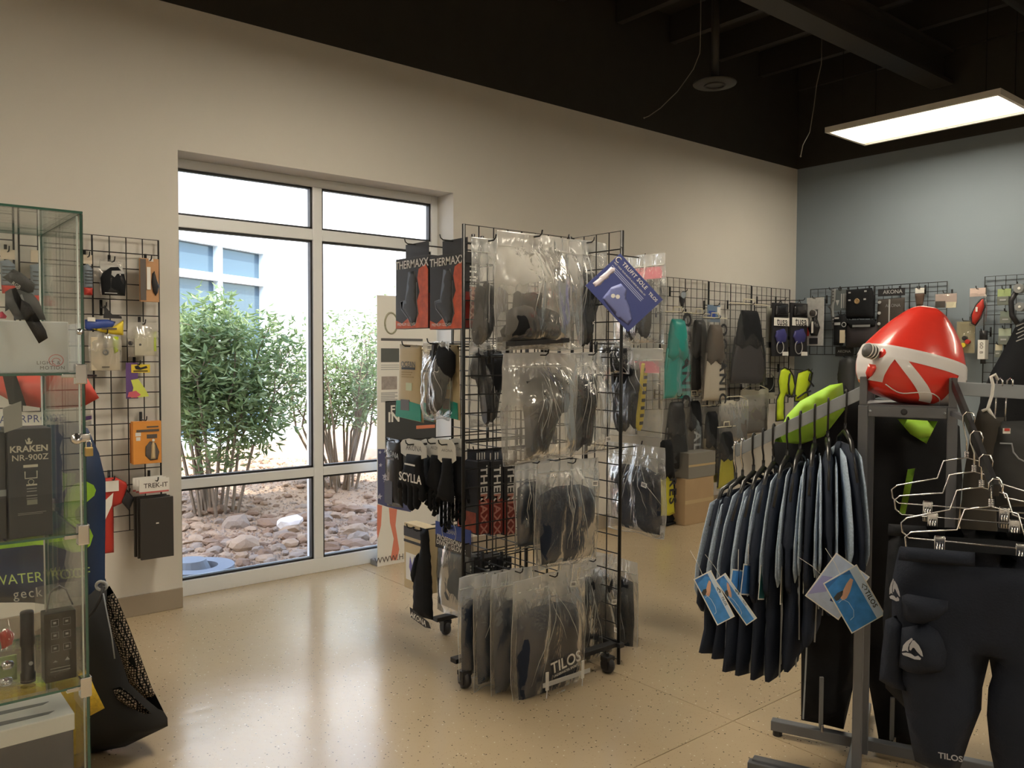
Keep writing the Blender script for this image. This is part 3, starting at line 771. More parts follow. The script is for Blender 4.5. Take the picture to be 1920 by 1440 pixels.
# top row, camera side
clear_bag('narrow clear bag with black boots, at the top left beside the grid post', hangY(884, 948, 446, 652, 2.58), seed=1, T=.035, soleview=(0,), fill=.5)
clear_bag('big milky bag of black boots filling the top of the rack', hangY(932, 1066, 438, 655, 2.36), seed=2, T=.085, clear=CLEARM, content='lying')
clear_bag('clear bag showing a dark boot sole, at the top behind the big milky bag', hangY(1012, 1090, 446, 652, 2.50), seed=3, T=.05, clear=CLEARM, soleview=(0, 1), fill=.6)
clear_bag('clear creased bag at the top right, tucked behind the blue card', hangY(1062, 1136, 450, 655, 2.58), seed=4, T=.05, soleview=(1,), fill=.6)
# second row
clear_bag('large clear bag with one black boot, bulging at the middle of the rack', hangY(944, 1078, 660, 866, 2.36), seed=5, T=.075, clear=CLEARM, soleview=(), fill=.72)
clear_bag('clear bag of black boots with white price label, in the second row', hangY(1062, 1142, 660, 850, 2.50), seed=6, T=.05, soleview=(0, 1), fill=.74, tag=(.28, .86, 0))
# third row
clear_bag('slim clear bag slanting beside the dark spines of the glove boxes', hangY(966, 1030, 862, 1028, 2.57), seed=7, T=.035, content='flat', tag=(.2, .72, 0), sealv=.1)
clear_bag('clear bag of folded navy neoprene with white label, in the third row', hangY(1006, 1120, 862, 1058, 2.42), seed=8, T=.04, content='flat', tag=(.33, .24, .1), sealv=.1)
# bottom row
TX = pm('white_print', (.75, .75, .74), .5)
for k, (a, b, c, d, Y, lab, T) in enumerate((
        (861, 925, 1075, 1268, 2.60, 'hindmost clear bag of navy neoprene, low on the rack beside the post', .03),
        (890, 965, 1070, 1284, 2.54, 'clear bag low on the rack, second from the grid post', .035),
        (922, 1008, 1066, 1300, 2.47, 'clear bag low on the rack, just behind the printed one', .035))):
    clear_bag(lab, hangY(a, b, c, d, Y), seed=10 + k, T=T, content='flat', sealv=.12, name='bagged_vest')
WP = pm('pale_print', (.55, .56, .57), .5)
t = clear_bag('front clear bag printed with white lettering, lowest on the rack', hangY(962, 1094, 1074, 1312, 2.38), seed=15, T=.045, content='flat', sealv=.1, name='bagged_vest', tag=(.22, .1, .15),
              writing=[('TILOS', .12, .70, .062, TX, -.12), ('UNDERWATER SPORTS', .12, .765, .013, TX, -.12), ('0 3 MM', .05, .92, .014, TX, -.1)])
rr = rectY(962, 1094, 1074, 1312, 2.38)
MB().box((-rr[1] * .22, -.056, -rr[2] * .835), (rr[1] * .46, -.054, -rr[2] * .80)).build('print_band', WP, t)
for u in (-.17, .34):
    m = MB(); m.box((u * rr[1] - .007, -.06, -rr[2] * .86), (u * rr[1] + .007, -.056, -rr[2] * .72)); m.tube([(u * rr[1], -.058, -rr[2] * .86), (u * rr[1] - .004, -.058, -rr[2] * .94)], .002, 4); m.build('print_mark', TX, t)
clear_bag('clear bag of large black boots at bottom right, touching the caster', hangY(1046, 1156, 1046, 1252, 2.52), seed=16, T=.05, content='darkflat', tag=(.3, .42, .15), sealv=.1)
# behind the left panel, seen through its wires
r = rectY(880, 958, 642, 800, 2.80)
clear_bag('clear bag with black sole behind the wires of the left grid panel', r, seed=17, T=.045, soleview=(1,), fill=.8, tag=(-.1, .05, 0))
peg(rack, (r[0].x, AY, r[0].z - .01), (r[0].x, 2.86, r[0].z - .01))
# blue information card turned towards the room
dcard = 3.40
P4 = [atd(x, y, dcard) for x, y in ((1163, 475), (1243, 562), (1176, 622), (1098, 536))]
xa = (P4[1] - P4[0]); za = (P4[0] - P4[3])
Rc = basis(xa, za)
cd = thing('info_card', 'dark blue printed information card hanging tilted at the upper right of the rack', 'card', P4[0], Rc)
cw, ch = xa.length, za.length
MB().bbox((0, -.0015, -ch), (cw, .0015, 0), .001).build('card', NBLUE, cd)
PB = pm('pale_blue_print', (.42, .46, .72), .5)
ftext('TRUFIT SOLE', .022, WHITE, cd, cw * .42, -.0022, -ch * .10, 0, bold=.02, sp=1.15)
ftext('HELP YOUR TILOS BOOTS ACHIEVE AN IDEAL FIT', .0085, WHITE, cd, cw * .40, -.0022, -ch * .22, 0, bold=.01)
for k in range(3): MB().box((cw * .05, -.0022, -ch * (.30 + .035 * k)), (cw * .78, -.0015, -ch * (.285 + .035 * k))).build('print_line', PB, cd)
ftext('TILOS', .018, WHITE, cd, cw * .86, -.0022, -ch * .12, 0, bold=.02)
m = MB(); m.tube([(cw * .06 + .011 * cos(a * pi / 8), -.002, -ch * .12 + .011 * sin(a * pi / 8)) for a in range(2, 15)], .002, 5); m.build('emblem', WHITE, cd, True)
for (x, z) in ((.10, .50), (.10, .68)):
    MB().pillow([(x * cw + u * .016 + v_ * .0, -z * ch + v_ * .034) for u, v_ in ((-.8, -1), (.4, -1.1), (.9, -.5), (.7, .3), (1, .9), (.2, 1.2), (-.7, .9), (-.6, 0))], .002, y=-.0016, step=.008).build('insole_print', pm('pale_pink_print', (.72, .66, .76), .5), cd, True)
bt = [(.33, .92), (.30, .62), (.36, .42), (.50, .42), (.58, .55), (.72, .62), (.9, .75), (.93, .9), (.7, .97)]
MB().pillow([(x * cw, -z * ch) for x, z in bt], .003, y=-.0015, step=.012).build('boot_print', pm('boot_print_blue', (.17, .20, .46), .45), cd, True)
for (x, z) in ((.42, .72), (.48, .66)): MB().lathe([(0, -.0005), (.009, -.0005), (.009, .0005), (0, .0005)], 12, ax=(0, 1, 0), o=(x * cw, -.005, -z * ch)).build('print_dot', WHITE, cd)
q = P4[0]
m = MB(); m.tube([V((AX1, BY0, q.z + .03)) - o, V((q.x, q.y, q.z + .03)) - o, V((q.x, q.y, q.z - .008)) - o], .0016, 5); m.build('wire_loop', WIRE, rack, True)
# right-hand side of the long panel
def hangX(px0, px1, py0, py1, X, side=1):
    r = rectX(px0, px1, py0, py1, X); c = r[0]
    peg(rack, (AX1, c.y, c.z - .012), (X + .03 * side, c.y, c.z - .012)); return r
t = clear_bag('clear bag with pink card top and black boots, behind the blue information card', hangX(1150, 1246, 478, 645, 2.90), seed=20, T=.05, head=PINK, soleview=(0, 1), fill=.6)
t = clear_bag('clear bag with pink header and a yellow-treaded boot sole', hangX(1128, 1242, 652, 818, 2.80), seed=21, T=.05, head=PINK, soleview=(1,), solem=YELLOW, fill=.72)
clear_bag('clear bag of dark boots slanting at the right edge of the rack', hangX(1140, 1246, 832, 1000, 2.90), seed=22, T=.05, content='flat', tag=(.28, .42, .2))
clear_bag('clear bag of black boots low on the right edge of the rack', hangX(1108, 1194, 1042, 1220, 2.78), seed=23, T=.05, content='darkflat', tag=(.25, .72, 0))
clear_bag('small clear bag with black boot below the blue information card', hangX(1125, 1180, 640, 700, 2.72), seed=24, T=.03, content='darkflat')
# ================================================================== goods on the far, window side of the rack
XF = 1.99
GPRINT = pm('grey_print', (.12, .12, .13), .4)
EMB = pm('ember_print', (.62, .10, .035), .4, var=.5, vscale=30)
MAROON = pm('maroon_print', (.22, .025, .02), .4, var=.4, vscale=20)
def thermax(px0, px1, py0, py1, X, lab, depth=.058, header=None):
    """glove carton: picture face towards -X, narrow lettered spine towards -Y"""
    r = rectX(px0, px1, py0, py1, X); c, w_, h_ = r[0], r[1], r[2]
    t = thing('glove_box', lab, 'box', c, -pi / 2, 'glove boxes on the grid rack')
    # local x = -Y, local -y = -X
    MB().bbox((-w_ / 2, 0, -h_), (w_ / 2, depth, 0), .002).build('carton', BLACKP, t)
    MB().box((-w_ * .3, depth * .4, 0), (w_ * .4, depth * .4 + .002, h_ * .2)).build('hang_tab', BLACKP, t)
    ftext('THERMAXX', w_ * .19, WHITE, t, 0, -.0006, -h_ * .10, bold=.01)
    fl = [(-.5, -1), (-.5, -.88), (-.3, -.93), (-.1, -.85), (.1, -.96), (.22, -.80), (.17, -.62), (.25, -.5), (.18, -.3), (.22, -.18), (.42, -.12), (.5, -.2), (.5, -1)]
    MB().prism([(x * w_ * .99, z * h_ * .995) for x, z in fl], -.0006, -.0001).build('flame_print', EMB, t)
    gp = [(-.1, -.2), (.1, -.2), (.16, -.36), (.16, -.62), (.2, -.78), (.14, -.93), (.0, -.97), (-.12, -.84), (-.3, -.72), (-.33, -.62), (-.2, -.6), (-.16, -.45)]
    MB().pillow([(x * w_, z * h_) for x, z in gp], .002, y=-.0006, step=.02).build('glove_print', pm('jet_print', (.03, .03, .032), .5), t, True)
    MB().tube([(x * w_ * 1.03, -.0024, z * h_) for x, z in gp[2:11]], .0009, 4).build('glove_outline', PIPING, t)
    text('PREMIUM GLOVES', w_ * .07, WHITE, t, (-w_ * .16, -.0012, -h_ * .94), FRONT)
    # spine, facing -Y (local +x)
    SP = Matrix.Rotation(pi / 2, 3, 'Z') @ FRONT @ Matrix.Rotation(-pi / 2, 3, 'Z')
    text('THER', depth * .62, WHITE, t, (w_ / 2 + .0006, depth * .5, -h_ * .33), SP, bold=.02)
    text('MAXX', depth * .62, pm('ember_letter', (.55, .25, .2), .4), t, (w_ / 2 + .0008, depth * .5, -h_ * .66), SP, bold=.02)
    MB().box((w_ / 2 - .0002, .002, -h_ * .99), (w_ / 2 + .0004, depth - .002, -h_ * .52)).build('spine_print', MAROON, t)
    peg(rack, (AX1, c.y, c.z + h_ * .18), (X - .02, c.y, c.z + h_ * .18))
    return t
thermax(806, 872, 476, 617, 1.97, 'black and red glove box at the top, against the left post', .075)
thermax(742, 803, 482, 616, 1.97, 'black and red glove box at the top, outermost beside the window', .05)
for k, lab in enumerate(('lower black and red glove box showing its spine, nearest the left post', 'lower black and red glove box, middle of three spines', 'lower black and red glove box, last of three spines')):
    X = onY(895 + 25 * k, 930, 2.78).x; c = onY(895 + 25 * k, 866, 2.78); b = onY(895 + 25 * k, 1004, 2.78)
    h_ = c.z - b.z; w_ = .15; dpt = onY(918 + 25 * k, 930, 2.78).x - X
    t = thing('glove_box', lab, 'box', (X, 2.78 + w_ / 2, c.z), -pi / 2, 'glove boxes on the grid rack')
    MB().bbox((-w_ / 2, 0, -h_), (w_ / 2, dpt, 0), .002).build('carton', BLACKP, t)
    MB().box((-w_ * .35, dpt * .4, 0), (w_ * .4, dpt * .4 + .002, .045)).build('hang_tab', BLACKP, t)
    for q in range(4): MB().box((w_ * .4 - .0, dpt * .1 + q * dpt * .2, .006), (w_ * .4 + .0006, dpt * .1 + q * dpt * .2 + dpt * .08, .036)).build('print', WHITE, t)
    MB().box((w_ / 2 - .0002, .002, -h_ * .99), (w_ / 2 + .0004, dpt - .002, -h_ * .52)).build('spine_print', MAROON, t)
    SP = Matrix.Rotation(pi / 2, 3, 'Z') @ FRONT @ Matrix.Rotation(-pi / 2, 3, 'Z')
    text('THER', dpt * .78, WHITE, t, (w_ / 2 + .0006, dpt * .5, -h_ * .30), SP, bold=.02, sx=1.2)
    text('MAXX', dpt * .78, pm('ember_letter', (.55, .25, .2), .4), t, (w_ / 2 + .0008, dpt * .5, -h_ * .72), SP, bold=.02, sx=1.2)
    MB().box((-w_ / 2 + .01, -.0006, -h_ * .98), (w_ / 2 - .01, -.0001, -h_ * .7)).build('flame_print', EMB, t)
    peg(rack, (AX1, 2.86, c.z + .04), (X - .02, 2.86, c.z + .04))
# tan and teal pouches with a bagged boot between
def px_hang(px0, px1, py0, py1, X):
    r = rectX(px0, px1, py0, py1, X); c = r[0]
    peg(rack, (AX1, c.y, c.z - .01), (X - .03, c.y, c.z - .01)); return r
def tanpouch(r, lab):
    t = pack('glove_pouch', lab, 'pouch', r, [
        ('pil', 'pouch_body', CREAM, [(-.42, 0), (.42, .02), (.45, .5), (.5, 1), (-.5, .96), (-.46, .5)], .012, 0),
        ('cut', 'foil_foot', TEALF, [(-.46, .74), (-.1, .73), (.46, .77), (.49, .985), (-.49, .95)], -.0145, -.012),
        ('card', 'print_band', BLACKP, -.25, .30, .25, .33, -.0125),
        ('txt', 'OCEAN', GPRINT, 0, .265, .16, -.0135, 0),
        ('card', 'print_line', pm('ochre_print', (.38, .28, .13), .6), -.25, .36, .15, .37, -.0125), ('card', 'print_line', MATS['ochre_print'], -.25, .39, .1, .40, -.0125),
        ('card', 'print_line', MATS['ochre_print'], -.25, .42, .2, .43, -.0125), ('card', 'print_window', GPRINT, -.28, .72, .05, .86, -.0135), ('card', 'hologram', pm('pale_green_print', (.55, .62, .42), .35), -.08, .50, .14, .60, -.0125)],
        group='tan pouches with teal foil ends')
    return t
tanpouch(px_hang(746, 795, 645, 790, XF), 'tan pouch with teal foil end, nearest the window')
tanpouch(px_hang(776, 818, 652, 790, 2.10), 'tan pouch with teal foil end, half behind the outermost pouch')
tanpouch(px_hang(828, 864, 645, 787, XF + .04), 'tan pouch with teal foil end, against the rack post')
clear_bag('clear bag of grey boot between two tan and teal pouches', px_hang(794, 842, 640, 785, XF - .02), seed=31, T=.045, soleview=(0,), fill=.85, tag=(.1, .08, 0))
# banner stand next to the window
p0 = onZ(706, 1062, 0.0); yb = D + .07
rb = rectY(707, 818, 556, 1061, yb)
bn = thing('banner_stand', 'tall white paper banner with flag print standing by the window', 'banner', (rb[0].x, yb, 0))
bw, bh = rb[1], rb[0].z
MB().bbox((-bw / 2, -.002, .0), (bw / 2, .002, bh), .001).build('panel', WHITE, bn)
MB().bbox((-bw / 2, .003, 0), (bw / 2, .09, .035), .006).build('base', GREY, bn)
MB().tube([(0, .03, .03), (0, .03, bh - .01)], .009, 8).build('pole', GREY, bn, True)
def bpx(px, py): q = onY(px, py, yb); return (q.x - rb[0].x, q.z)
def brect(n, m, x0, y0, x1, y1, y=-.003):
    a, b = bpx(x0, y0), bpx(x1, y1); MB().box((a[0], y, b[1]), (b[0], -.0019, a[1])).build(n, m, bn)
brect('print_band', GPRINT, 714, 634, 792, 640)
brect('photo_print', pm('dark_photo_print', (.10, .11, .11), .5), 714, 653, 748, 679); brect('photo_print', pm('photo_print_grey', (.34, .30, .29), .5, var=.4, vscale=40), 715, 706, 744, 730)
for k in range(6): brect('print_line', LGREY, 714, 736 + k * 3.2, 745 - 5 * (k % 2), 737.2 + k * 3.2)
for k in range(3): brect('print_line', LGREY, 714, 684 + k * 4, 748, 685.2 + k * 4)
brect('dark_print', pm('charcoal_print', (.05, .055, .06), .5), 722, 752, 817, 925)
a = bpx(733, 769); ftext('FI', .075, WHITE, bn, a[0] + .02, -.0035, a[1], bold=.02); a = bpx(733, 783); ftext('IN', .085, WHITE, bn, a[0] + .02, -.0035, a[1], bold=.03)
brect('orange_print', pm('salmon_print', (.75, .25, .15), .5), 780, 798, 815, 802, -.0035)
NVF = pm('flag_blue_print', (.075, .085, .19), .5)
pl = [bpx(*q) for q in ((708, 842), (722, 842), (722, 925), (770, 925), (770, 960), (745, 955), (725, 950), (708, 944))]
MB().prism(pl, -.003, -.0019).build('flag_blue', NVF, bn)
def star(cx, cz, r, ph=0): return [(cx + (r if k % 2 == 0 else r * .42) * sin(pi * k / 5 + ph), cz + (r if k % 2 == 0 else r * .42) * cos(pi * k / 5 + ph)) for k in range(10)]
for (x, y, r) in ((712, 848, .012), (713, 872, .014), (721, 893, .022), (722, 900, .018), (711, 931, .022), (732, 938, .022), (745, 915, .014)):
    q = bpx(x, y); MB().prism(star(q[0], q[1], r, .2), -.0036, -.003).build('star', pm('pale_lilac_print', (.50, .50, .62), .5), bn)
STR = pm('faded_red_print', (.72, .24, .17), .5)
for pts in (((707, 946), (716, 948), (714, 985), (708, 1010), (706.5, 1000)), ((729, 952), (744, 955), (741, 985), (748, 1030), (744, 1050), (732, 1050), (738, 1010), (731, 980))):
    MB().prism([bpx(*q) for q in pts], -.003, -.0019).build('flag_stripe', STR, bn)
a = bpx(735, 1047); ftext('WWW.HEN', .052, pm('brown_print', (.10, .085, .08), .5), bn, a[0] + .012, -.0035, a[1], bold=.005)
q = bpx(733, 606)
MB().tube([(q[0] + .045 * cos(k * pi / 10), -.003, q[1] + .065 * sin(k * pi / 10)) for k in range(-9, 12)], .006, 5).build('ring_print', pm('olive_print', (.34, .34, .25), .5), bn, True)
# gloves hanging from pale cards
PAPERW = pm('pale_tag_card', (.62, .62, .60), .6)
def cardglove(px0, px1, cy0, cy1, gy1, X, lab, thumb=1, wr=None, yaw=0.):
    r = rectX(px0, px1, cy0, gy1, X); (c, w_, h_, rz) = r; hc = h_ * (cy1 - cy0) / (gy1 - cy0)
    t = thing('glove', lab, 'glove', c, rz + yaw, 'black gloves hung on pale cards')
    MB().prism([(-.42 * w_, 0), (-.2 * w_, .01), (.25 * w_, .008), (.45 * w_, -.02), (.46 * w_, -hc * .8), (.2 * w_, -hc), (.05 * w_, -hc * .85), (-.3 * w_, -hc * .95), (-.48 * w_, -hc * .8), (-.5 * w_, -hc * .2)], -.003, 0).build('hang_card', PAPERW, t)
    ftext('AKONA' if not wr else wr[0], w_ * .16, GPRINT, t, 0, -.0035, -hc * .4)
    m = MB().pillow([(x, z - hc * .72) for x, z in glove_poly(w_ * .82, h_ - hc * .72, thumb)], .022, R=.03, step=.016, wr=.004); m.build('hand', BLACK, t, True)
    if wr:
        ftext(wr[1], w_ * .24, WHITE, t, 0, -.0235, -hc - (h_ - hc) * .36, bold=.02)
        MB().box((-w_ * .2, -.024, -hc - (h_ - hc) * .12), (w_ * .18, -.0215, -hc - (h_ - hc) * .09)).build('print', WHITE, t)
    peg(rack, (AX1, c.y, c.z - .012), (X - .03, c.y, c.z - .012))
    return t
cardglove(752, 803, 828, 860, 960, 1.96, 'black glove printed in white on a pale card, nearest the window', 1, ('AKONA', 'SCYLLA'))
cardglove(788, 822, 828, 862, 955, 2.06, 'black glove on a pale card, second from the window', -1)
cardglove(802, 834, 826, 862, 970, 1.99, 'black glove on a pale card, third from the window', 1)
cardglove(826, 852, 828, 870, 1000, 1.97, 'smooth black glove with long fingers hanging beside the rack post', 1, yaw=.3)
cardglove(846, 874, 826, 866, 985, 2.02, 'black glove on a pale card, tucked against the rack post', -1, yaw=.2)
# flat glove packs below
r = px_hang(724, 756, 822, 952, 2.02)
pack('glove_pack', 'black plastic glove pack with grey lettering, outermost beside the banner', 'pack', r, [
    ('pil', 'sleeve', BLACKG, [(-.5, 0), (.5, .02), (.5, .97), (-.45, 1)], .012, 0), ('txt', 'AKONA', LGREY, -.05, .22, .24, -.0135, .15), ('card', 'print_band', GPRINT, -.42, .28, .1, .31, -.012),
    ('card', 'print_panel', pm('slate_print', (.07, .08, .12), .4), -.45, .62, 0, .95, -.0123), ('txt', '1 2 3', WHITE, -.2, .75, .12, -.014, .1), ('txt', '0 1 0', WHITE, -.25, .86, .12, -.014, .1)])
r = px_hang(820, 886, 985, 1156, 2.0)
pack('glove_pack', 'grey diving glove pack with bright blue header, below the hanging gloves', 'pack', r, [
    ('card', 'header', BLUE, -.5, 0, .5, .15, -.008), ('card', 'header_band', BLACKP, -.5, .15, .5, .29, -.008),
    ('txt', 'PROFESSIONAL', WHITE, -.06, .18, .115, -.0105, .05), ('txt', 'DIVING GLOVES', WHITE, -.05, .24, .115, -.0105, .05), ('ring', 'oval_print', LGREY, -.1, .08, .2, .0015, -.0105), ('txt', 'OCEAN', LGREY, -.1, .08, .1, -.0105, 0),
    ('pil', 'gloves', pm('slate_glove', (.085, .095, .105), .5, var=.2), [(-.46, .28), (.4, .28), (.46, .6), (.42, .93), (-.46, .93), (-.5, .6)], .022, .0), ('bag', BLISTER, .026, 41)])
r = px_hang(771, 812, 990, 1172, 1.99)
pack('glove_pack', 'long black glove with pale lettering on its card foot, above the rear caster', 'pack', r, [
    ('pil', 'hand', BLACK, [(-.1, .0), (.3, .0), (.35, .12), (.45, .5), (.5, .9), (.0, .92), (-.4, .9), (-.38, .5), (-.05, .2)], .022, 0), ('cut', 'card_foot', BLACKP, [(-.5, .86), (.35, .93), (.46, .985), (.2, 1.0), (-.45, .96)], -.008, -.006),
    ('txt', 'AKONA', WHITE, -.1, .945, .2, -.0085, .12), ('pil', 'thumb', BLACK, [(-.2, .3), (-.05, .25), (-.1, .5), (-.3, .6), (-.42, .5)], .016, -.01)])
r = px_hang(758, 798, 985, 1108, 2.14)
pack('glove_box', 'tan glove carton with blue hand picture, behind the long black glove', 'box', r, [
    ('box', 'carton', CREAM, -.5, 0, .5, 1, 0, .07), ('card', 'lid_print', BLACKP, -.5, .05, .5, .2, -.0005), ('card', 'print_band', BLACKP, -.5, .25, .5, .29, -.0005), ('card', 'print_panel', WHITE, -.4, .45, .2, .86, -.0005),
    ('pil', 'hand_print', pm('violet_print', (.14, .12, .38), .4), [(-.2, .48), (-.1, .62), (0, .46), (.05, .62), (.15, .5), (.15, .75), (.05, .85), (-.1, .83), (-.25, .66)], .0012, -.0026)])
# small black boxes behind the wires, above the bottom bags
for k, (a, b) in enumerate(((872, 902), (903, 932), (933, 960))):
    r = rectY(a, b, 1046, 1092, 2.80)
    pack('glove_box', 'short black box with white print behind the wires, ' + ('nearest the post', 'middle of three', 'last of three')[k], 'box', r, [
        ('box', 'carton', BLACKP, -.48, 0, .48, 1, 0, .12), ('txt', ('THER', 'S', 'M')[k], WHITE, 0, .8 if k == 0 else .2, .3, -.001, 0), ('card', 'print', WHITE, -.3, .3, -.1, .36, -.0003), ('card', 'print', WHITE, -.3, .45, 0, .5, -.0003), ('card', 'print', WHITE, .1, .35, .3, .4, -.0003)], group='short black boxes')
    peg(rack, (AX1, 2.86, r[0].z + .005), (r[0].x - .04, 2.86, r[0].z + .005))
# ================================================================== left: grid on the window wall and its goods
GXR, GZ1 = 1.272, 1.892
gl1 = grid('wall_grid', (GXR - .61, D - .03, GZ1 - 19 * .0762), (1, 0, 0), 8, 19, None, lab='black wire wall grid left of the window, next to the window edge', cat='wall grid')
gl2 = grid('wall_grid', (GXR - 1.24, D - .03, GZ1 - 19 * .0762 + .02), (1, 0, 0), 8, 19, None, lab='black wire wall grid seen through the glass case', cat='wall grid')
def wl(px0, px1, py0, py1, dy=.06, g=None, pegg=True):
    Y = D - .03 - dy; r = rectY(px0, px1, py0, py1, Y); g = g or gl1
    if pegg: peg(g, (r[0].x, D - .03, r[0].z - .01), (r[0].x, Y - .03, r[0].z - .01))
    return r
DKG = pm('charcoal_cloth', (.05, .052, .055), .7)
pack('hood_pack', 'black neoprene cap in a clear pack with white card, top row of the left grid', 'pack', wl(187, 235, 487, 560), [
    ('card', 'header_card', WHITE, -.45, .05, .42, .28, .012), ('pil', 'cap', BLACK, [(-.5, .5), (-.4, .35), (-.1, .2), (.2, .18), (.42, .35), (.5, .55), (.46, .92), (-.44, .92)], .022, -.01),
    ('cut', 'emblem', LGREY, [(-.1, .3), (.35, .28), (.4, .36), (.1, .37), (.0, .46), (-.12, .4)], -.036, -.034), ('card', 'print', LGREY, -.38, .86, .1, .88, -.032), ('bag', BLISTER, .03, 51)])
BRN = pm('brown_print', (.10, .085, .08), .5)
pack('gauge_pack', 'orange and brown pack holding a black gauge, at the right end of the top row', 'pack', wl(262, 297, 485, 566), [
    ('box', 'backing', pm('burnt_orange_card', (.50, .27, .13), .5, var=.2), -.5, 0, .5, 1, -.01, .012), ('card', 'side_print', BRN, -.5, .02, -.2, .97, -.0105), ('card', 'print_strip', WHITE, -.16, .2, .04, .72, -.012),
    ('pil', 'gauge', BLACKP, [(.12, .35), (.25, .28), (.38, .5), (.5, .62), (.42, .78), (.3, .86), (.15, .75), (.08, .55)], .014, -.012), ('card', 'label', WHITE, -.05, .0, .2, .07, -.011)])
pack('flag_kit', 'blue and yellow folded pack on a black triangular hanger', 'pack', wl(159, 231, 572, 628), [
    ('cut', 'hanger', BLACKP, [(.0, 0), (.2, .3), (.45, .36), (.46, .44), (-.02, .44), (-.02, .36), (.0, .25)], -.004, 0), ('pil', 'blue_cover', BLUE, [(-.5, .5), (.1, .48), (.3, .55), (.2, .78), (-.4, .86), (-.5, .8)], .012, 0),
    ('pil', 'yellow_cover', YELLOW, [(-.35, .8), (.2, .74), (.5, .48), (.49, 1), (.2, .97), (-.1, .9)], .01, -.006), ('card', 'label', WHITE, -.45, .42, -.25, .56, -.013), ('card', 'print_band', BRN, -.1, .76, .3, .82, -.0175)])
pack('clip_pack', 'beige card with a dark snap hook in a clear bag', 'pack', wl(168, 227, 622, 696), [
    ('box', 'card', pm('pale_beige_card', (.62, .55, .42), .6), -.46, .14, .46, .98, .0, .006), ('ring', 'snap_hook', GREY, 0, .52, .075, .0045, -.006), ('tube', 'snap_hook', GREY, [(0, .2, -.006), (0, .34, -.008), (-.03, .42, -.006)], .006),
    ('card', 'print', BRN, -.12, .88, .12, .91, -.0005), ('pil', 'lime_tab', LIMEV, [(.2, .1), (.42, .12), (.4, .5), (.28, .55)], .004, -.002), ('bag', CLEARM, .014, 52)])
pack('mask_pack', 'clear bag with cream card and neon edge, above the yellow sticker pack', 'pack', wl(240, 296, 604, 668), [
    ('box', 'card', pm('cream_card', (.60, .57, .45), .6), -.28, .3, .4, .98, 0, .008), ('card', 'neon_edge', LIMEV, .36, .28, .44, .85, -.001), ('disc', 'button', BLACKP, -.42, .62, .08, -.008, .0), ('disc', 'dot', BLACKP, -.1, .66, .04, -.004, .0), ('bag', CLEARM, .02, 53)])
pack('sticker_pack', 'purple and yellow sticker pack on the left grid', 'pack', wl(236, 281, 680, 747), [
    ('card', 'purple_card', pm('purple_card', (.12, .06, .22), .5), -.5, 0, .0, 1, 0), ('card', 'yellow_card', YELLOW, -.28, .05, .5, .28, -.002), ('cut', 'lettering', BLACKP, [(-.15, .1), (0, .08), (.1, .14), (.35, .09), (.4, .15), (.1, .2), (-.1, .18)], -.006, -.004), ('card', 'print', BLACKP, -.2, .22, .4, .25, -.0045),
    ('cut', 'lime_print', pm('lime_print', (.62, .68, .12), .5), [(-.3, .48), (.0, .45), (.3, .75), (.45, .95), (-.3, .98), (-.2, .7)], -.004, -.002), ('cut', 'pink_print', PINK, [(-.4, .82), (-.1, .78), (.1, .9), (-.1, .98), (-.45, .95)], -.006, -.004)])
pack('torch_box', 'orange hanging box with a pale torch in its window', 'box', wl(243, 298, 784, 868), [
    ('box', 'carton', pm('orange_carton', (.72, .30, .06), .5, var=.15), -.46, .06, .5, 1, -.04, .0), ('card', 'side', pm('dark_orange_card', (.45, .16, .03), .5), -.5, .1, -.46, .98, -.002), ('card', 'print_band', BRN, -.35, .24, .42, .29, -.0405), ('card', 'print_band', BRN, .0, .17, .4, .2, -.0405),
    ('card', 'white_print', WHITE, -.38, .3, -.2, .38, -.0405), ('card', 'white_print', WHITE, -.36, .4, -.22, .48, -.0405), ('card', 'print_band', BRN, 0, .35, .35, .44, -.0405), ('pil', 'window_print', BRN, [(-.05, .62), (.1, .5), (.3, .55), (.42, .75), (.36, .92), (.1, .93), (-.06, .82)], .004, -.042),
    ('pil', 'torch', pm('pale_wood', (.60, .47, .28), .5), [(.14, .6), (.2, .46), (.27, .6), (.28, .9), (.12, .9)], .009, -.046), ('disc', 'white_dot', WHITE, .2, .48, .05, -.054, -.05)])
pack('strap_pack', 'red strap pack with a blank white tag, half behind the mesh bag', 'pack', wl(182, 240, 895, 1036), [
    ('card', 'tag', WHITE, -.3, .04, .18, .18, -.016), ('pil', 'red_top', REDC, [(-.3, .0), (.1, .0), (.45, .08), (.5, .14), (.3, .36), (.0, .4), (-.3, .3)], .012, 0), ('pil', 'red_strap', REDC, [(-.3, .3), (.0, .3), (.02, .5), (.02, 1), (-.35, 1)], .012, -.002), ('cut', 'white_stripe', WHITE, [(-.3, .3), (.0, .2), (-.05, .36), (-.28, .55)], -.018, -.015)])
pack('clip_pack', 'small black diamond-shaped clip beside the red strap pack', 'clip', wl(226, 252, 918, 958), [('pil', 'body', BLACKP, [(-.5, .5), (0, 0), (.5, .45), (.1, 1)], .01, 0), ('tube', 'cord', WIRE, [(0, .1, -.004), (-.1, -.1, 0), (.05, -.2, 0)], .0015)])
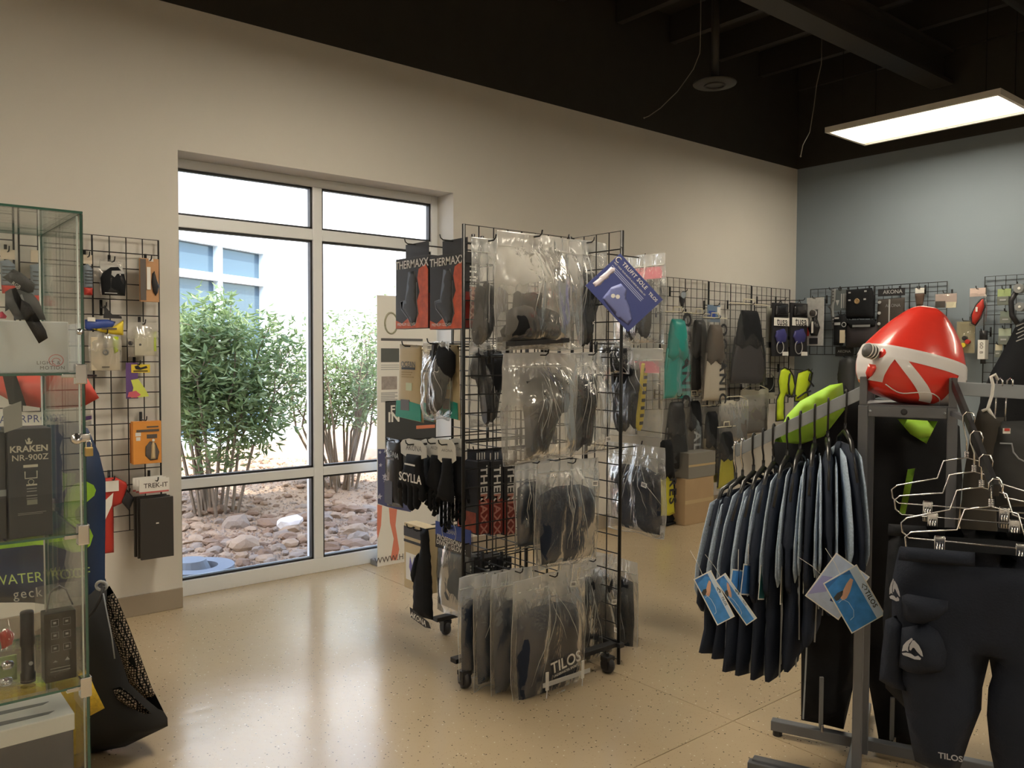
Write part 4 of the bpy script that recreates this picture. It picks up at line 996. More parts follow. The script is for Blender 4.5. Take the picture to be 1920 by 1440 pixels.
for k in range(3):
    r = wl(250 + 6 * k - 2, 312 + 6 * k, 893 + 2 * k, 1040 + 3 * k, .05 + .03 * k, pegg=(k == 2))
    pack('slate_pack', ('hindmost', 'middle', 'foremost')[k] + ' black slate with white header in the stack at the foot of the left grid', 'pack', r, [
        ('card', 'header', WHITE, -.48, 0, .40, .16, -.002), ('card', 'header_band', pm('header_red', (.55, .12, .12), .5), -.48, .155, .38, .175, -.0028), ('txt', 'TREK-IT', BRN, .0, .085, .2, -.0046, 0) if k == 2 else ('card', 'print', BRN, -.3, .06, .2, .1, -.0025),
        ('box', 'slate', pm('black_slate', (.035, .032, .03), .5), -.46, .24, .5, 1, -.012, .004), ('card', 'print', WHITE, -.02, .55, .06, .565, -.0125)], group='black slates with white headers')
for (a, b, c, d, lab, z) in ((155, 174, 478, 562, 'grey sock pack with red end, just right of the glass case', 0), (56, 100, 470, 585, 'ribbed grey sock pack with white tool, seen through the glass case', 1), (0, 30, 468, 560, 'grey packed strap with white card, seen through the upper left glass', 2)):
    pack('sock_pack', lab, 'pack', wl(a, b, c, d, g=gl2), [('card', 'header', pm('beige_header', (.60, .52, .42), .6), -.45, .0, .45, .2, 0), ('pil', 'ribbed_body', GREYN, [(-.5, .25), (.0, .2), (.45, .3), (.48, .75), (-.45, .75)], .02, -.004), ('pil', 'red_end', REDC, [(-.45, .72), (.45, .72), (.42, .9), (-.4, .9)], .018, -.004)]
         + [('card', 'rib', BLACKP, -.42, .35 + .07 * q, .4, .365 + .07 * q, -.0245) for q in range(5)] + ([('pil', 'white_tool', WHITE, [(.1, .28), (.4, .25), (.42, .45), (.3, .6), (.42, .8), (.3, .82), (.15, .55)], .008, -.03)] if z == 1 else []))
# ------------------------------------------------------------------ bags standing behind the case
mbd = 2.74
pb = atd(180, 1410, mbd); pb.z = 0.0
RB = basis(V((cos(YAW), -sin(YAW), 0)), (0, 0, 1)); nB = V((sin(YAW), cos(YAW), 0))
def mpx(pts, p0=pb, R=RB, n=nB, dy=0.):
    out = []
    for (x, y) in pts:
        q = R.transposed() @ (onP(x, y, p0 + n * dy, n) - p0); out.append((q.x, q.z))
    return out
bag = thing('mesh_bag', 'tall navy and lime bag with black mesh foot standing behind the glass case', 'bag', pb, RB)
NAV = pm('navy_cloth', (.015, .035, .095), .55, var=.4, vscale=7)
MB().pillow(mpx([(-60, 790), (120, 786), (165, 803), (186, 850), (197, 900), (197, 1085), (205, 1120), (180, 1145), (60, 1130), (-60, 1130)]), .05, R=.07, step=.05, wr=.01).build('upper_panel', NAV, bag, True)
gk = [(445 / 3.79, 975), (120 + 6.6, 920 - 0), ]
z2 = lambda L: [(x / 3.788, 680 + y / 3.788) for x, y in L]
gA = z2([(455, 975), (480, 910), (540, 855), (610, 842), (665, 870), (682, 905), (670, 945), (610, 995), (560, 1020), (530, 1060), (540, 1110), (590, 1150), (640, 1180), (662, 1230), (640, 1300), (590, 1340), (520, 1350), (440, 1320), (350, 1295), (250, 1295), (120, 1310), (-100, 1335), (-100, 1290), (60, 1262), (200, 1240), (360, 1195), (430, 1165), (452, 1100)])
MB().pillow(mpx(gA, dy=-.082), .004, step=.03, y=-.082).build('lime_print', LIME, bag)
MB().pillow(mpx(z2([(445, 780), (478, 790), (470, 890), (445, 920)]), dy=-.08), .004, step=.03, y=-.08).build('lime_print', LIME, bag)
a = mpx([(78, 1082)], dy=-.085)[0]; ftext('WATERPROOF', .046, pm('lime_letter', (.55, .72, .25), .5), bag, a[0], -.085, a[1], -.10, bold=.0, sp=1.05)
a = mpx([(60, 1112)], dy=-.085)[0]; ftext('gecko', .044, LGREY, bag, a[0], -.085, a[1], -.10, sp=1.2)
MB().pillow(mpx([(100, 1120), (197, 1085), (210, 1130), (262, 1260), (315, 1345), (316, 1360), (235, 1400), (168, 1413), (90, 1413), (80, 1250)]), .09, R=.10, step=.05, wr=.012, seed=3).build('black_base', pm('black_cordura', (.012, .012, .013), .8), bag, True)
def netmat():
    m = bpy.data.materials.new('black_net'); m.use_nodes = True; t = m.node_tree; t.nodes.clear()
    o = t.nodes.new('ShaderNodeOutputMaterial'); tc = t.nodes.new('ShaderNodeTexCoord'); vo = t.nodes.new('ShaderNodeTexVoronoi')
    vo.feature = 'DISTANCE_TO_EDGE'; vo.inputs['Scale'].default_value = 120; vo.inputs['Randomness'].default_value = .25
    t.links.new(tc.outputs['Object'], vo.inputs['Vector'])
    lt = t.nodes.new('ShaderNodeMath'); lt.operation = 'LESS_THAN'; lt.inputs[1].default_value = .17
    t.links.new(vo.outputs['Distance'], lt.inputs[0])
    d = t.nodes.new('ShaderNodeBsdfDiffuse'); d.inputs[0].default_value = (.01, .01, .01, 1)
    d2 = t.nodes.new('ShaderNodeBsdfDiffuse'); d2.inputs[0].default_value = (.30, .245, .19, 1)
    mx = t.nodes.new('ShaderNodeMixShader'); t.links.new(lt.outputs[0], mx.inputs[0]); t.links.new(d2.outputs[0], mx.inputs[1]); t.links.new(d.outputs[0], mx.inputs[2])
    t.links.new(mx.outputs[0], o.inputs[0]); return m
NET = netmat()
z3 = lambda L: [(x / 3.512, 1030 + y / 3.512) for x, y in L]
MB().pillow(mpx(z3([(705, 250), (722, 240), (775, 330), (850, 510), (930, 720), (1000, 910), (1078, 1065), (1040, 1050), (960, 985), (850, 880), (810, 760), (740, 560), (700, 370)]), dy=-.07), .03, step=.03, y=-.07).build('mesh_panel', NET, bag, True)
MB().pillow(mpx(z3([(740, 920), (790, 905), (850, 945), (920, 1010), (995, 1080), (950, 1085), (850, 1040), (770, 990)]), dy=-.085), .022, step=.025, y=-.085).build('mesh_panel', NET, bag, True)
a = mpx(z3([(668, 240)]), dy=-.08)[0]
MB().tube([(a[0] + .017 * cos(k * pi / 8), -.08, a[1] + .014 * sin(k * pi / 8)) for k in range(16)], .005, 6, True).build('grommet', LGREY, bag, True)
c1 = mpx(z3([(672, 250), (655, 330), (620, 400), (575, 460), (540, 540)]), dy=-.095); MB().tube([(x, -.085 - .005 * i, z) for i, (x, z) in enumerate(c1)], .006, 6).build('cord', BLACKP, bag, True)
c1 = mpx(z3([(680, 290), (705, 420), (735, 570), (755, 720)]), dy=-.1); MB().tube([(x, -.1, z) for x, z in c1], .0022, 5).build('stitching', PIPING, bag, True)
py_ = atd(60, 1380, 2.50); py_.z = 0
yb_ = thing('mesh_bag', 'yellow mesh bag crumpled behind the lower shelf of the glass case', 'bag', py_, RB)
MESHY = pm('yellow_net', (.62, .42, .03), .6, var=.5, vscale=80, bump=.5, bscale=130)
MB().pillow(mpx([(-60, 1300), (40, 1285), (120, 1275), (165, 1255), (178, 1290), (196, 1328), (165, 1345), (165, 1400), (150, 1440), (-60, 1460)], py_), .05, R=.06, step=.05, wr=.02, ws=16).build('body', MESHY, yb_, True)
m = MB()
for k in range(6): m.tube([(x, -.075 - .004 * k % 3, z) for x, z in mpx([(162, 1310 + k * 5), (175, 1314 + k * 5), (192 - k * 4, 1326 + k * 3)], py_)], .003, 5)
m.build('cord', YELLOW, yb_, True)
rf_ = atd(90, 735, 2.62)
rfl = thing('red_pouch', 'red folded fabric pouch showing behind the glass case', 'pouch', rf_, RB)
REDF = pm('red_nylon', (.60, .08, .06), .6, var=.15)
MB().pillow(mpx([(-30, 700), (60, 703), (160, 702), (186, 746), (158, 762), (100, 768), (30, 758), (-10, 735)], rf_), .03, R=.05, step=.05, wr=.006).build('body', REDF, rfl, True)
q = mpx([(-20, 702), (172, 705)], rf_); MB().tube([(q[0][0], .03, q[0][1]), (q[1][0], .03, q[1][1])], .004, 6).build('hem_rod', BLACKP, rfl)
MB().pillow(mpx([(15, 700), (40, 700), (60, 760), (28, 757)], rf_), .006, y=-.03, step=.05).build('dark_fold', DKG, rfl)
for i, y in enumerate((776, 786, 796)): MB().prism(mpx([(158, y - 5), (172, y - 7), (172, y), (158, y + 3)], rf_), -.004, 0).build('stripe', (WHITE, MATS['purple_card'], LGREY)[i], rfl)
b = mpx([(-10, 772), (112, 772), (112, 796), (-10, 800)], rf_); MB().prism(b, -.004, 0).build('label_strip', WHITE, rfl)
a = mpx([(50, 786)], rf_)[0]; ftext('WATERPROOF', .034, NBLUE, rfl, a[0], -.005, a[1], -.03, sp=1.1)
# ------------------------------------------------------------------ the glass case
pc = atd(155, 402, 2.0); CX, CY, CZ = pc.x, pc.y, pc.z
CW, CD = .44, .50
case = thing('display_case', 'tall all-glass display case with chrome clips at the left edge', 'display case', (CX, CY, 0))
def slab(a, b, name):
    m = MB(); d = [b[i] - a[i] for i in range(3)]; k = d.index(min(d)); m.box(a, b)
    m.m = [0] * 6
    order = [2, 2, 1, 0, 1, 0]   # axis of each face normal
    for i in range(6): m.m[i] = 0 if order[i] == k else 1
    return m.build(name, [GLASS, GEDGE], case)
g = .006
slab((-CW, 0, .09), (0, g, CZ), 'front_pane'); slab((-g, g + .001, .09), (0, CD, CZ), 'side_pane'); slab((-CW, g + .001, .09), (-CW + g, CD, CZ), 'side_pane'); slab((-CW + g, CD - g, .09), (-g - .001, CD, CZ), 'back_pane')
slab((-CW, 0, CZ + .001), (0, CD, CZ + .001 + g), 'top_pane')
SZ = [onY(150, y, CY).z for y in (699, 1001, 1288)] + [.12]
for z in SZ: slab((-CW + .008, .01, z - g), (-.008, CD - .01, z), 'shelf')
MB().bbox((-CW, 0, 0), (0, CD, .088), .004).build('base', STEEL, case)
for (x, y) in ((-.011, .011), (-.011, CD - .012)): MB().tube([(x, y, .1), (x, y, CZ - .004)], .0022, 6).build('corner_strip', pm('clear_strip', (.75, .80, .78), .15), case, True)
for z in SZ[:3]:
    m = MB(); m.bbox((-.022, -.006, z - .028), (.004, .02, z + .022), .003); m.bbox((-.05, .006, z - .012), (-.02, .018, z - .002), .002); m.build('shelf_clip', CHROME, case)
    MB().bbox((-.014, CD - .03, z - .02), (.004, CD - .004, z + .018), .003).build('rear_clip', CHROME, case)
m = MB(); m.lathe([(0, 0), (.008, 0), (.008, .01), (0, .014)], 12, ax=(0, -1, 0), o=(-.012, 0, SZ[0] + .10)); m.build('hinge_pin', CHROME, case, True)
lz = onY(145, 822, CY).z
m = MB(); m.lathe([(0, 0), (.014, 0), (.014, .008), (.010, .012), (0, .012)], 16, ax=(0, -1, 0), o=(-.022, -.001, lz)); m.bbox((-.03, -.012, lz - .009), (.008, -.004, lz + .012), .003); m.build('lock_hasp', CHROME, case, True)
pl_ = thing('padlock', 'small brass padlock on the corner of the glass case', 'padlock', (CX + .003, CY - .012, lz - .012))
MB().bbox((-.009, -.006, -.032), (.009, .006, -.010), .002).build('body', pm('brass', (.62, .47, .2), .3, metal=.9), pl_)
MB().tube([(-.006, 0, -.011), (-.006, 0, .0), (-.003, 0, .006), (.003, 0, .006), (.006, 0, .0), (.006, 0, -.011)], .0017, 6).build('shackle', CHROME, pl_, True)
# goods in the case
def inbox(px0, px1, py0, z, dy, d, *a):
    Y = CY + dy; A = onY(px0, py0, Y); B = onY(px1, py0, Y); return A.x, B.x, A.z, Y
x0, x1, zt, Y = inbox(-20, 128, 600, SZ[0], .06, .2)
wb_ = thing('carton', 'plain white carton with red ring mark on the top shelf of the glass case', 'box', ((x0 + x1) / 2, Y, SZ[0]))
hb = zt - SZ[0]; hw = (x1 - x0) / 2
x0 = max(x0, CX - CW + .015); 
MB().bbox((-hw, 0, 0), (hw, .22, hb), .002).build('box', pm('cool_white_card', (.86, .90, .95), .5), wb_)
m = MB(); m.tube([(hw * .66 + .016 * cos(k * pi / 9), -.001, hb * .24 + .014 * sin(k * pi / 9)) for k in range(18)], .0009, 4, True); m.tube([(hw * .66 + .009 * cos(k * pi / 9), -.001, hb * .22 + .008 * sin(k * pi / 9)) for k in range(14)], .0008, 4); m.build('ring_mark', pm('soft_red_print', (.75, .25, .28), .5), wb_)
ftext('LIGHT &', .012, MATS['print_grey'] if 'print_grey' in MATS else GREY, wb_, hw * .46, -.0008, hb * .19, sp=1.2); ftext('MOTION', .012, GREY, wb_, hw * .56, -.0008, hb * .09, sp=1.2)
# camera handle and strap lying on the carton
st = thing('light_harness', 'black strap with buckle and grey lamp body on the white carton', 'strap', ((CX - .17), Y + .08, zt))
RS = RB; ps = V((CX - .17, Y + .06, zt))
st.rotation_euler = RS.to_euler(); st.location = ps
def spx(L): return mpx(L, ps, RS, nB)
z5 = lambda L: [(x / 8, 440 + y / 8) for x, y in L]
STRAP = pm('black_webbing', (.03, .031, .034), .6, bump=.3, bscale=400)
MB().pillow(spx(z5([(40, 640), (200, 515), (330, 580), (530, 745), (500, 860), (430, 880), (300, 830)])), .02, step=.02).build('lamp_head', STRAP, st, True)
MB().pillow(spx(z5([(0, 850), (80, 800), (300, 810), (420, 880), (520, 1000), (620, 1275), (160, 1270), (60, 1110), (0, 1150)])), .03, y=.02, step=.03).build('lamp_body', DKG, st, True)
MB().pillow(spx(z5([(450, 850), (520, 830), (600, 1000), (720, 1070), (950, 1450), (980, 1560), (850, 1640), (660, 1320), (500, 1020)])), .007, y=-.075, step=.025).build('strap', STRAP, st, True)
b = spx(z5([(370, 940), (430, 920), (455, 1000), (390, 1060)])); MB().tube([(x, -.03, z) for x, z in b], .003, 5, True).build('buckle', GREY, st)
MB().pillow(spx(z5([(60, 1180), (110, 1155), (180, 1230), (160, 1265), (70, 1265)])), .01, y=-.02, step=.01).build('red_knob', pm('pink_red_plastic', (.65, .07, .12), .4), st, True)
a = spx(z5([(325, 770)]))[0]; ftext('RGB', .012, WHITE, st, a[0], -.022, a[1], .55)
# light carton on the second shelf
x0, x1, zt, Y = inbox(14, 96, 806, SZ[1], .035, .2)
kb = thing('light_carton', 'black and grey upright light carton with white lettering and hang tab', 'box', ((x0 + x1) / 2, Y, SZ[1]))
hb = zt - SZ[1]; hw = (x1 - x0) / 2
CART = pm('slate_carton', (.055, .062, .075), .45)
MB().bbox((-hw, 0, 0), (hw, .10, hb), .0015).build('carton', CART, kb)
tb = [onY(x, y, Y) for x, y in ((5, 765), (40, 752), (42, 800), (8, 812))]
MB().prism([(q.x - (x0 + x1) / 2, q.z - SZ[1]) for q in tb], .0, .0015).build('hang_tab', pm('tab_grey', (.42, .43, .42), .5), kb)
PW = pm('ivory_print', (.72, .70, .62), .5)
ftext('KRAKEN', hw * .46, PW, kb, -.002, -.0008, hb * .815, bold=.03); ftext('NR-900Z', hw * .44, PW, kb, .0, -.0008, hb * .735, bold=.01)
oc = [(-.3, -.1), (-.42, .6), (-.3, .45), (-.2, .1), (-.1, .35), (-.18, .6), (0, .85), (.18, .6), (.1, .35), (.22, .15), (.4, .4), (.32, -.05), (.2, -.2), (-.2, -.2)]
MB().prism([(x * hw * .42 - .002, hb * .87 + z * hw * .34) for x, z in oc], -.0006, 0).build('emblem', PW, kb)
for (u0, u1, v0, v1, m_) in ((-.32, .35, .645, .67, PW), (-.2, .3, .475, .49, PW), (-.18, .28, .445, .452, LGREY), (-.18, .28, .42, .427, LGREY), (-.2, .3, .38, .387, LGREY), (-.2, .3, .355, .36, LGREY), (-.18, .3, .30, .345, pm('dim_print', (.30, .32, .28), .5)), (-.6, .7, .225, .228, LGREY), (-.6, .55, .212, .215, LGREY)):
    MB().box((u0 * hw, -.0006, hb * v0), (u1 * hw, 0, hb * v1)).build('print', m_, kb)
m = MB(); m.tube([(-.25 * hw, -.0006, hb * .61), (-.25 * hw, -.0006, hb * .545), (.3 * hw, -.0006, hb * .545), (.3 * hw, -.0006, hb * .61)], .0016, 4); m.tube([(.02 * hw + .006 * cos(k * pi / 6), -.0006, hb * .51 + .006 * sin(k * pi / 6)) for k in range(12)], .0008, 4, True); m.build('print', PW, kb)
m = MB(); m.box((hw, .025, hb * .80), (hw + .0006, .04, hb * .92)); m.box((hw, .05, hb * .78), (hw + .0006, .06, hb * .96)); m.build('side_print', LIMEV, kb)
x0, x1, zt, Y = inbox(-40, 10, 812, SZ[1], .05, .2); 
kb2 = thing('light_carton', 'dark carton cut by the left edge of the picture on the second shelf', 'box', (max(x0, CX - CW + .02), Y, SZ[1]))
L = x1 - max(x0, CX - CW + .02)
MB().bbox((0, 0, 0), (L, .12, (zt - SZ[1])), .002).build('carton', CART, kb2); MB().box((0, -.0006, (zt - SZ[1]) * .40), (L, 0, (zt - SZ[1]) * .46)).build('pale_band', PIPING, kb2)
# pouch, torch and blister on the third shelf
x0, x1, zt, Y = inbox(74, 150, 1105, SZ[2], .05, .1)
pp = thing('torch_pouch', 'clear pouch with a dark icon card on the third glass shelf', 'pack', ((x0 + x1) / 2, Y + .03, SZ[2])); W = x1 - x0; H = zt - SZ[2]
MB().bbox((-W * .38, -.018, .004), (W * .42, .03, H * .72), .003).build('insert', pm('dark_insert', (.03, .028, .025), .4), pp)
for i in range(4):
    for j in range(2):
        cx, cz = -W * .12 + j * W * .3, H * (.62 - .13 * i); s_ = W * .09
        m = MB()
        if i < 3: m.tube([(cx - s_, -.0187, cz - s_), (cx + s_, -.0187, cz - s_), (cx + s_, -.0187, cz + s_), (cx - s_, -.0187, cz + s_)], .0006, 4, True); m.box((cx - s_ * .4, -.0187, cz - s_ * .3), (cx + s_ * .4, -.018, cz + s_ * .3))
        else: m.prism([(cx - s_ * .7, cz - s_ * .4), (cx + s_ * .7, cz - s_ * .4), (cx, cz + s_ * (.2 + .5 * j))], -.0187, -.018)
        m.build('icon', LGREY, pp)
for k in range(2): MB().box((-W * .25, -.0186, H * (.15 - .03 * k)), (W * .25, -.018, H * (.158 - .03 * k))).build('print', pm('dim_print', (.3, .3, .3), .5), pp)
pm_ = pouch(W * 1.08, H, .03, 61, fold=.006, head=.2, nu=8, nv=10); pm_.xf(Tr(0, .004, H)).build('pouch', BLISTER, pp, True)
m = MB(); m.tube([(-.03, -.02, H * .75), (-.02, -.022, H * .95), (.0, -.02, H * 1.0), (.015, -.022, H * .95), (.03, -.02, H * .78)], .002, 5); m.build('zip_tab', GREY, pp, True)
x0, x1, zt, Y = inbox(38, 68, 1152, SZ[2], .10, .1)
tt = thing('torch', 'black cylindrical dive torch standing on the third glass shelf', 'torch', ((x0 + x1) / 2, Y + .02, SZ[2])); R_ = (x1 - x0) / 2; H = zt - SZ[2]
MB().lathe([(0, 0), (R_, 0), (R_, H * .12), (R_ * .85, H * .14), (R_ * .85, H * .5), (R_ * 1.0, H * .54), (R_ * 1.0, H * .62), (R_ * .9, H * .66), (R_ * .9, H * .98), (R_ * .8, H), (0, H)], 20).build('body', BLACKP, tt, True)
MB().lathe([(0, 0), (.005, 0), (.005, .003), (0, .004)], 10, ax=(0, -1, 0), o=(.004, -R_ * .93, H * .28)).build('switch', LGREY, tt); MB().tube([(R_ * .95 * cos(k * pi / 8), R_ * .95 * sin(k * pi / 8), H * .03) for k in range(16)], .0012, 5, True).build('chrome_ring', CHROME, tt, True)
x0, x1, zt, Y = inbox(-20, 36, 1165, SZ[2], .12, .1)
bb = thing('blister_pack', 'clear blister pack with red and chrome fittings at the left edge of the case', 'pack', ((x0 + x1) / 2, Y, SZ[2])); W = x1 - x0; H = zt - SZ[2]
pouch(W, H * .98, .035, 63, fold=.008, head=.05, nu=8, nv=8).xf(Tr(0, 0, H)).build('blister', BLISTER, bb, True)
MB().pillow([(-W * .1, H * .55), (W * .25, H * .6), (W * .35, H * .75), (W * .1, H * .85), (-W * .2, H * .8)], .012).build('red_fitting', REDC, bb, True)
MB().lathe([(0, -.012), (.012, -.008), (.015, 0), (.012, .008), (0, .012)], 14, o=(W * .05, -.01, H * .33)).build('ball_joint', CHROME, bb, True)
MB().lathe([(0, -.012), (.012, -.008), (.015, 0), (.012, .008), (0, .012)], 14, o=(W * .0, -.01, H * .08 + .002)).build('ball_joint', CHROME, bb, True)
MB().bbox((-W * .3, .02, 0.004), (W * .45, .026, H * .4), .002).build('green_card', pm('sage_card', (.38, .48, .22), .5), bb)
# goggles carton low in the case
x0, x1, zt, Y = inbox(-30, 138, 1378, .2, .05, .2)
gb = thing('goggles_carton', 'grey picture carton with white lid at the bottom of the glass case', 'box', ((max(x0, CX - CW + .02) + x1) / 2, Y, SZ[3])); hw = (x1 - max(x0, CX - CW + .02)) / 2; H = zt - SZ[3]
MB().bbox((-hw, 0, 0.001), (hw, .2, H * .86), .003).build('carton', pm('graphite_carton', (.10, .10, .115), .4, var=.3), gb)
MB().bbox((-hw - .003, -.003, H * .86), (hw + .003, .203, H), .003).build('lid', WHITE, gb)
for k in range(2): MB().prism([(-hw, .0), (hw * .3, .0), (hw * .4, .008), (-hw, .02)], 0, .0006).xf(Tr(0, .03 + .07 * k, H + .001) @ Rx(-pi / 2) @ Matrix.Scale(1.6, 4)).build('lid_print', GREY, gb)
MB().tube([(-hw * .4, -.004, H * .5), (-hw * .1, -.005, H * .62), (hw * .3, -.005, H * .6), (hw * .55, -.004, H * .5), (hw * .45, -.004, H * .38), (hw * .15, -.004, H * .42), (0, -.004, H * .5), (-hw * .2, -.004, H * .36), (-hw * .4, -.004, H * .4)], .0035, 5, True).build('goggle_print', BLACKP, gb, True)
# ================================================================== far corner: wall grids with fins and accessories
YG = D - .03
gt = onY(1478, 543, YG).z
gxr = onY(1480, 600, YG).x
wgs = []
for k in range(4):
    zt = gt + .004 * k
    g_ = grid('wall_grid', (gxr - .61 * (k + 1) - .012 * k, YG, zt - 14 * .0762), (1, 0, 0), 8, 14, None, rw=.0026, lab='black wire grid on the beige wall, ' + ('next to the corner', 'second from the corner', 'third from the corner', 'behind the wheeled rack')[k], cat='wall grid'); wgs.append(g_)
def bw(px0, px1, py0, py1, dy=.2, pegg=True):
    Y = YG - dy; r = rectY(px0, px1, py0, py1, Y); x = r[0].x
    if pegg:
        k = min(3, max(0, int((gxr - x) / .622))); z = min(r[0].z - .006, gt - .09)
        peg(wgs[k], (x, YG, z + .01), (x, Y - .04, z), .0035)
    return r
def fin(lab, rect, blade, pocket=RUBBER, bag=True, group=None, txt=None, tcol=BLACKP, tip=None, tsz=.36, tang=pi / 2, seed=0, flip=1, hang=True, tu=.28):
    (p, w_, h_, rz) = rect
    t = thing('swim_fin', lab, 'fin', p, rz, group)
    pts = [(-.30, -.46), (.30, -.46), (.42, -.7), (.48, -.98), (.2, -1.0), (-.2, -.985), (-.48, -.99), (-.42, -.7)]
    MB().pillow([(x * w_ * flip, z * h_) for x, z in pts], .012, R=.03, flat=.35).build('blade', blade, t, True)
    MB().pillow([(x * w_ * flip, z * h_) for x, z in ((-.22, -.08), (.2, -.08), (.30, -.25), (.36, -.5), (.2, -.58), (0, -.52), (-.2, -.58), (-.36, -.5), (-.30, -.25))], .045, R=w_ * .3, y=-.004).build('foot_pocket', pocket, t, True)
    for s in (-1, 1): MB().tube([(s * w_ * .36, -.004, -h_ * .42), (s * w_ * .44, -.004, -h_ * .7), (s * w_ * .47, -.002, -h_ * .97)], [.011, .009, .005], 6).build('rail', pocket if tip is None else blade, t, True)
    if tip is not None: MB().pillow([(x * w_ * flip, z * h_) for x, z in ((-.47, -.86), (.46, -.86), (.48, -.985), (.2, -1.004), (-.2, -.99), (-.48, -.995))], .014, R=.03, flat=.4, y=-.001).build('tip', tip, t, True)
    if txt: ftext(txt, w_ * tsz, tcol, t, tu * w_, -.0165, -h_ * .55, tang, bold=.03, sp=1.25)
    if bag:
        pouch(w_ * 1.06, h_ * 1.02, .05, 70 + seed, fold=.006, head=.07, nu=8, nv=12).build('sleeve', BLISTER, t, True)
        MB().tube([(-w_ * .5, 0, 0), (w_ * .5, 0, 0)], .005, 6).build('hanger_bar', pm('cream_plastic', (.68, .64, .50), .45), t, True)
        MB().tube([(-w_ * .16, 0, 0), (-w_ * .14, 0, .04), (w_ * .14, 0, .04), (w_ * .16, 0, 0)], .005, 6).build('hanger_loop', MATS['cream_plastic'], t, True)
    return t
fin('teal swim fin with black vertical lettering in a clear sleeve', bw(1243, 1296, 585, 748, .22), TEAL, TEAL, txt='OCEANIC', tsz=.42, seed=1, tu=.26)
fin('black swim fin pair in a clear sleeve between the teal and the white fin', bw(1290, 1330, 588, 738, .14), BLACK, seed=2)
fin('white swim fin with dark foot pocket and black lettering', bw(1317, 1362, 596, 752, .24), pm('off_white_rubber', (.60, .55, .46), .5), pm('brown_rubber', (.10, .08, .065), .6), txt='OCEANIC', tsz=.40, seed=3, tu=.28)
r = bw(1326, 1350, 572, 604, .10)
pack('header_card', 'small blue and white header card above the white swim fin', 'card', r, [('card', 'card', pm('steel_blue_card', (.16, .24, .36), .5), -.5, 0, .5, 1, 0), ('card', 'white_tag', WHITE, .25, .1, .5, .55, -.003), ('card', 'print', BLUE, -.4, .35, .1, .8, -.003)])
t = fin('black fin pair with small white label in a wide clear bag with cream hanger', bw(1368, 1438, 570, 720, .22), pm('plum_black', (.035, .03, .036), .55), BLACK, seed=4)
pack('hanger_loop', 'pale grey card standing beside the wide fin bag', 'card', bw(1437, 1450, 576, 652, .16), [('card', 'card', pm('pale_green_card', (.50, .50, .42), .6), -.5, 0, .5, 1, 0), ('card', 'dark_foot', BLACKP, -.5, .86, .5, 1, -.002)])
for k, (a, b) in enumerate(((1448, 1477), (1482, 1513))):
    pack('strap_pack', ('black strap pack with white lettered band, left of two near the corner', 'black strap pack with white lettered band, right of two near the corner')[k], 'pack', bw(a, b, 562, 668, .24), [
        ('box', 'backing', BLACKP, -.5, .06, .5, 1, -.004, .01), ('pil', 'strap_top', BLACKG, [(-.35, .1), (.35, .08), (.45, .28), (-.4, .3)], .018, -.01), ('card', 'white_band', WHITE, -.48, .32, .5, .46, -.012), ('txt', 'tusa', BLACKP, .05, .39, .42, -.0145, 0),
        ('pil', 'blue_lens', pm('violet_lens', (.05, .05, .18), .2), [(-.3, .55), (.2, .5), (.4, .62), (.3, .76), (-.2, .8), (-.4, .66)], .02, -.01), ('ring', 'buckle', LGREY, -.1, .84, .22, .004, -.02), ('card', 'label', WHITE, .1, .92, .48, .99, -.012), ('tube', 'loop', BLACKP, [(-.15, .1, 0), (0, .0, 0), (.15, .1, 0)], .004)], group='strap packs by the corner')
pack('blister_pack', 'narrow pale pack behind the two strap packs', 'pack', bw(1462, 1484, 585, 650, .12), [('card', 'card', pm('sand_card', (.48, .47, .41), .6), -.5, 0, .5, 1, 0), ('card', 'print', BLACKP, -.3, .7, .3, .8, -.0025)])
# lower rows
fin('black fins in a clear bag low behind the wheeled rack', bw(1243, 1290, 742, 880, .22), BLACK, seed=5, txt=None)
fin('dark grey fin with pale slanting lettering', bw(1283, 1318, 742, 860, .16), pm('smoke_rubber', (.06, .058, .056), .5), BLACK, txt='ZEAL', tcol=LGREY, tsz=.5, seed=6, tu=.1)
fin('brown-grey fin with yellow tip in a clear sleeve', bw(1316, 1350, 760, 905, .20), pm('olive_brown', (.13, .105, .06), .5), BLACK, tip=pm('acid_yellow', (.50, .47, .03), .4), seed=7, txt='ZEAL', tsz=.35, tcol=BLACKP)
t = fin('bright yellow fin blade leaning by the arm of the clothing rack', bw(1345, 1378, 800, 915, .26), MATS['acid_yellow'], BLACK, seed=8)
fin('yellow fin with black letters standing near the floor', bw(1230, 1266, 812, 968, .30), MATS['acid_yellow'], BLACK, txt='MARES', tsz=.5, bag=False)
for k, (a, b, c, d) in enumerate(((1348, 1402, 750, 832), (1388, 1440, 730, 812))):
    pack('boot_pack', ('grey cloth boots in a clear bag above the yellow fin', 'grey cloth boots in a clear bag beside the lime vest')[k], 'pack', bw(a, b, c, d, .2 - .06 * k), [('card', 'header', pm('sand_card', (.48, .47, .41), .6), -.5, 0, .5, .16, 0), ('pil', 'boots', pm('warm_grey_cloth', (.12, .11, .105), .7), [(-.45, .2), (.0, .16), (.45, .22), (.48, 1), (-.48, 1)], .03, 0), ('tube', 'hanger_bar', MATS['cream_plastic'], [(-.45, 0, -.004), (-.2, -.08, -.004), (.2, -.08, -.004), (.45, 0, -.004)], .004), ('bag', CLEARM, .035, 80 + k)])
pack('strap_pack', 'small dark pack with a pale label above the grey boot bags', 'pack', bw(1428, 1452, 708, 748, .1), [('box', 'body', BLACKP, -.5, 0, .5, .7, 0, .02), ('card', 'label', pm('sand_card', (.48, .47, .41), .6), -.5, .7, .5, 1, -.002), ('ring', 'cord', GREY, 0, .2, .4, .003, -.006)])
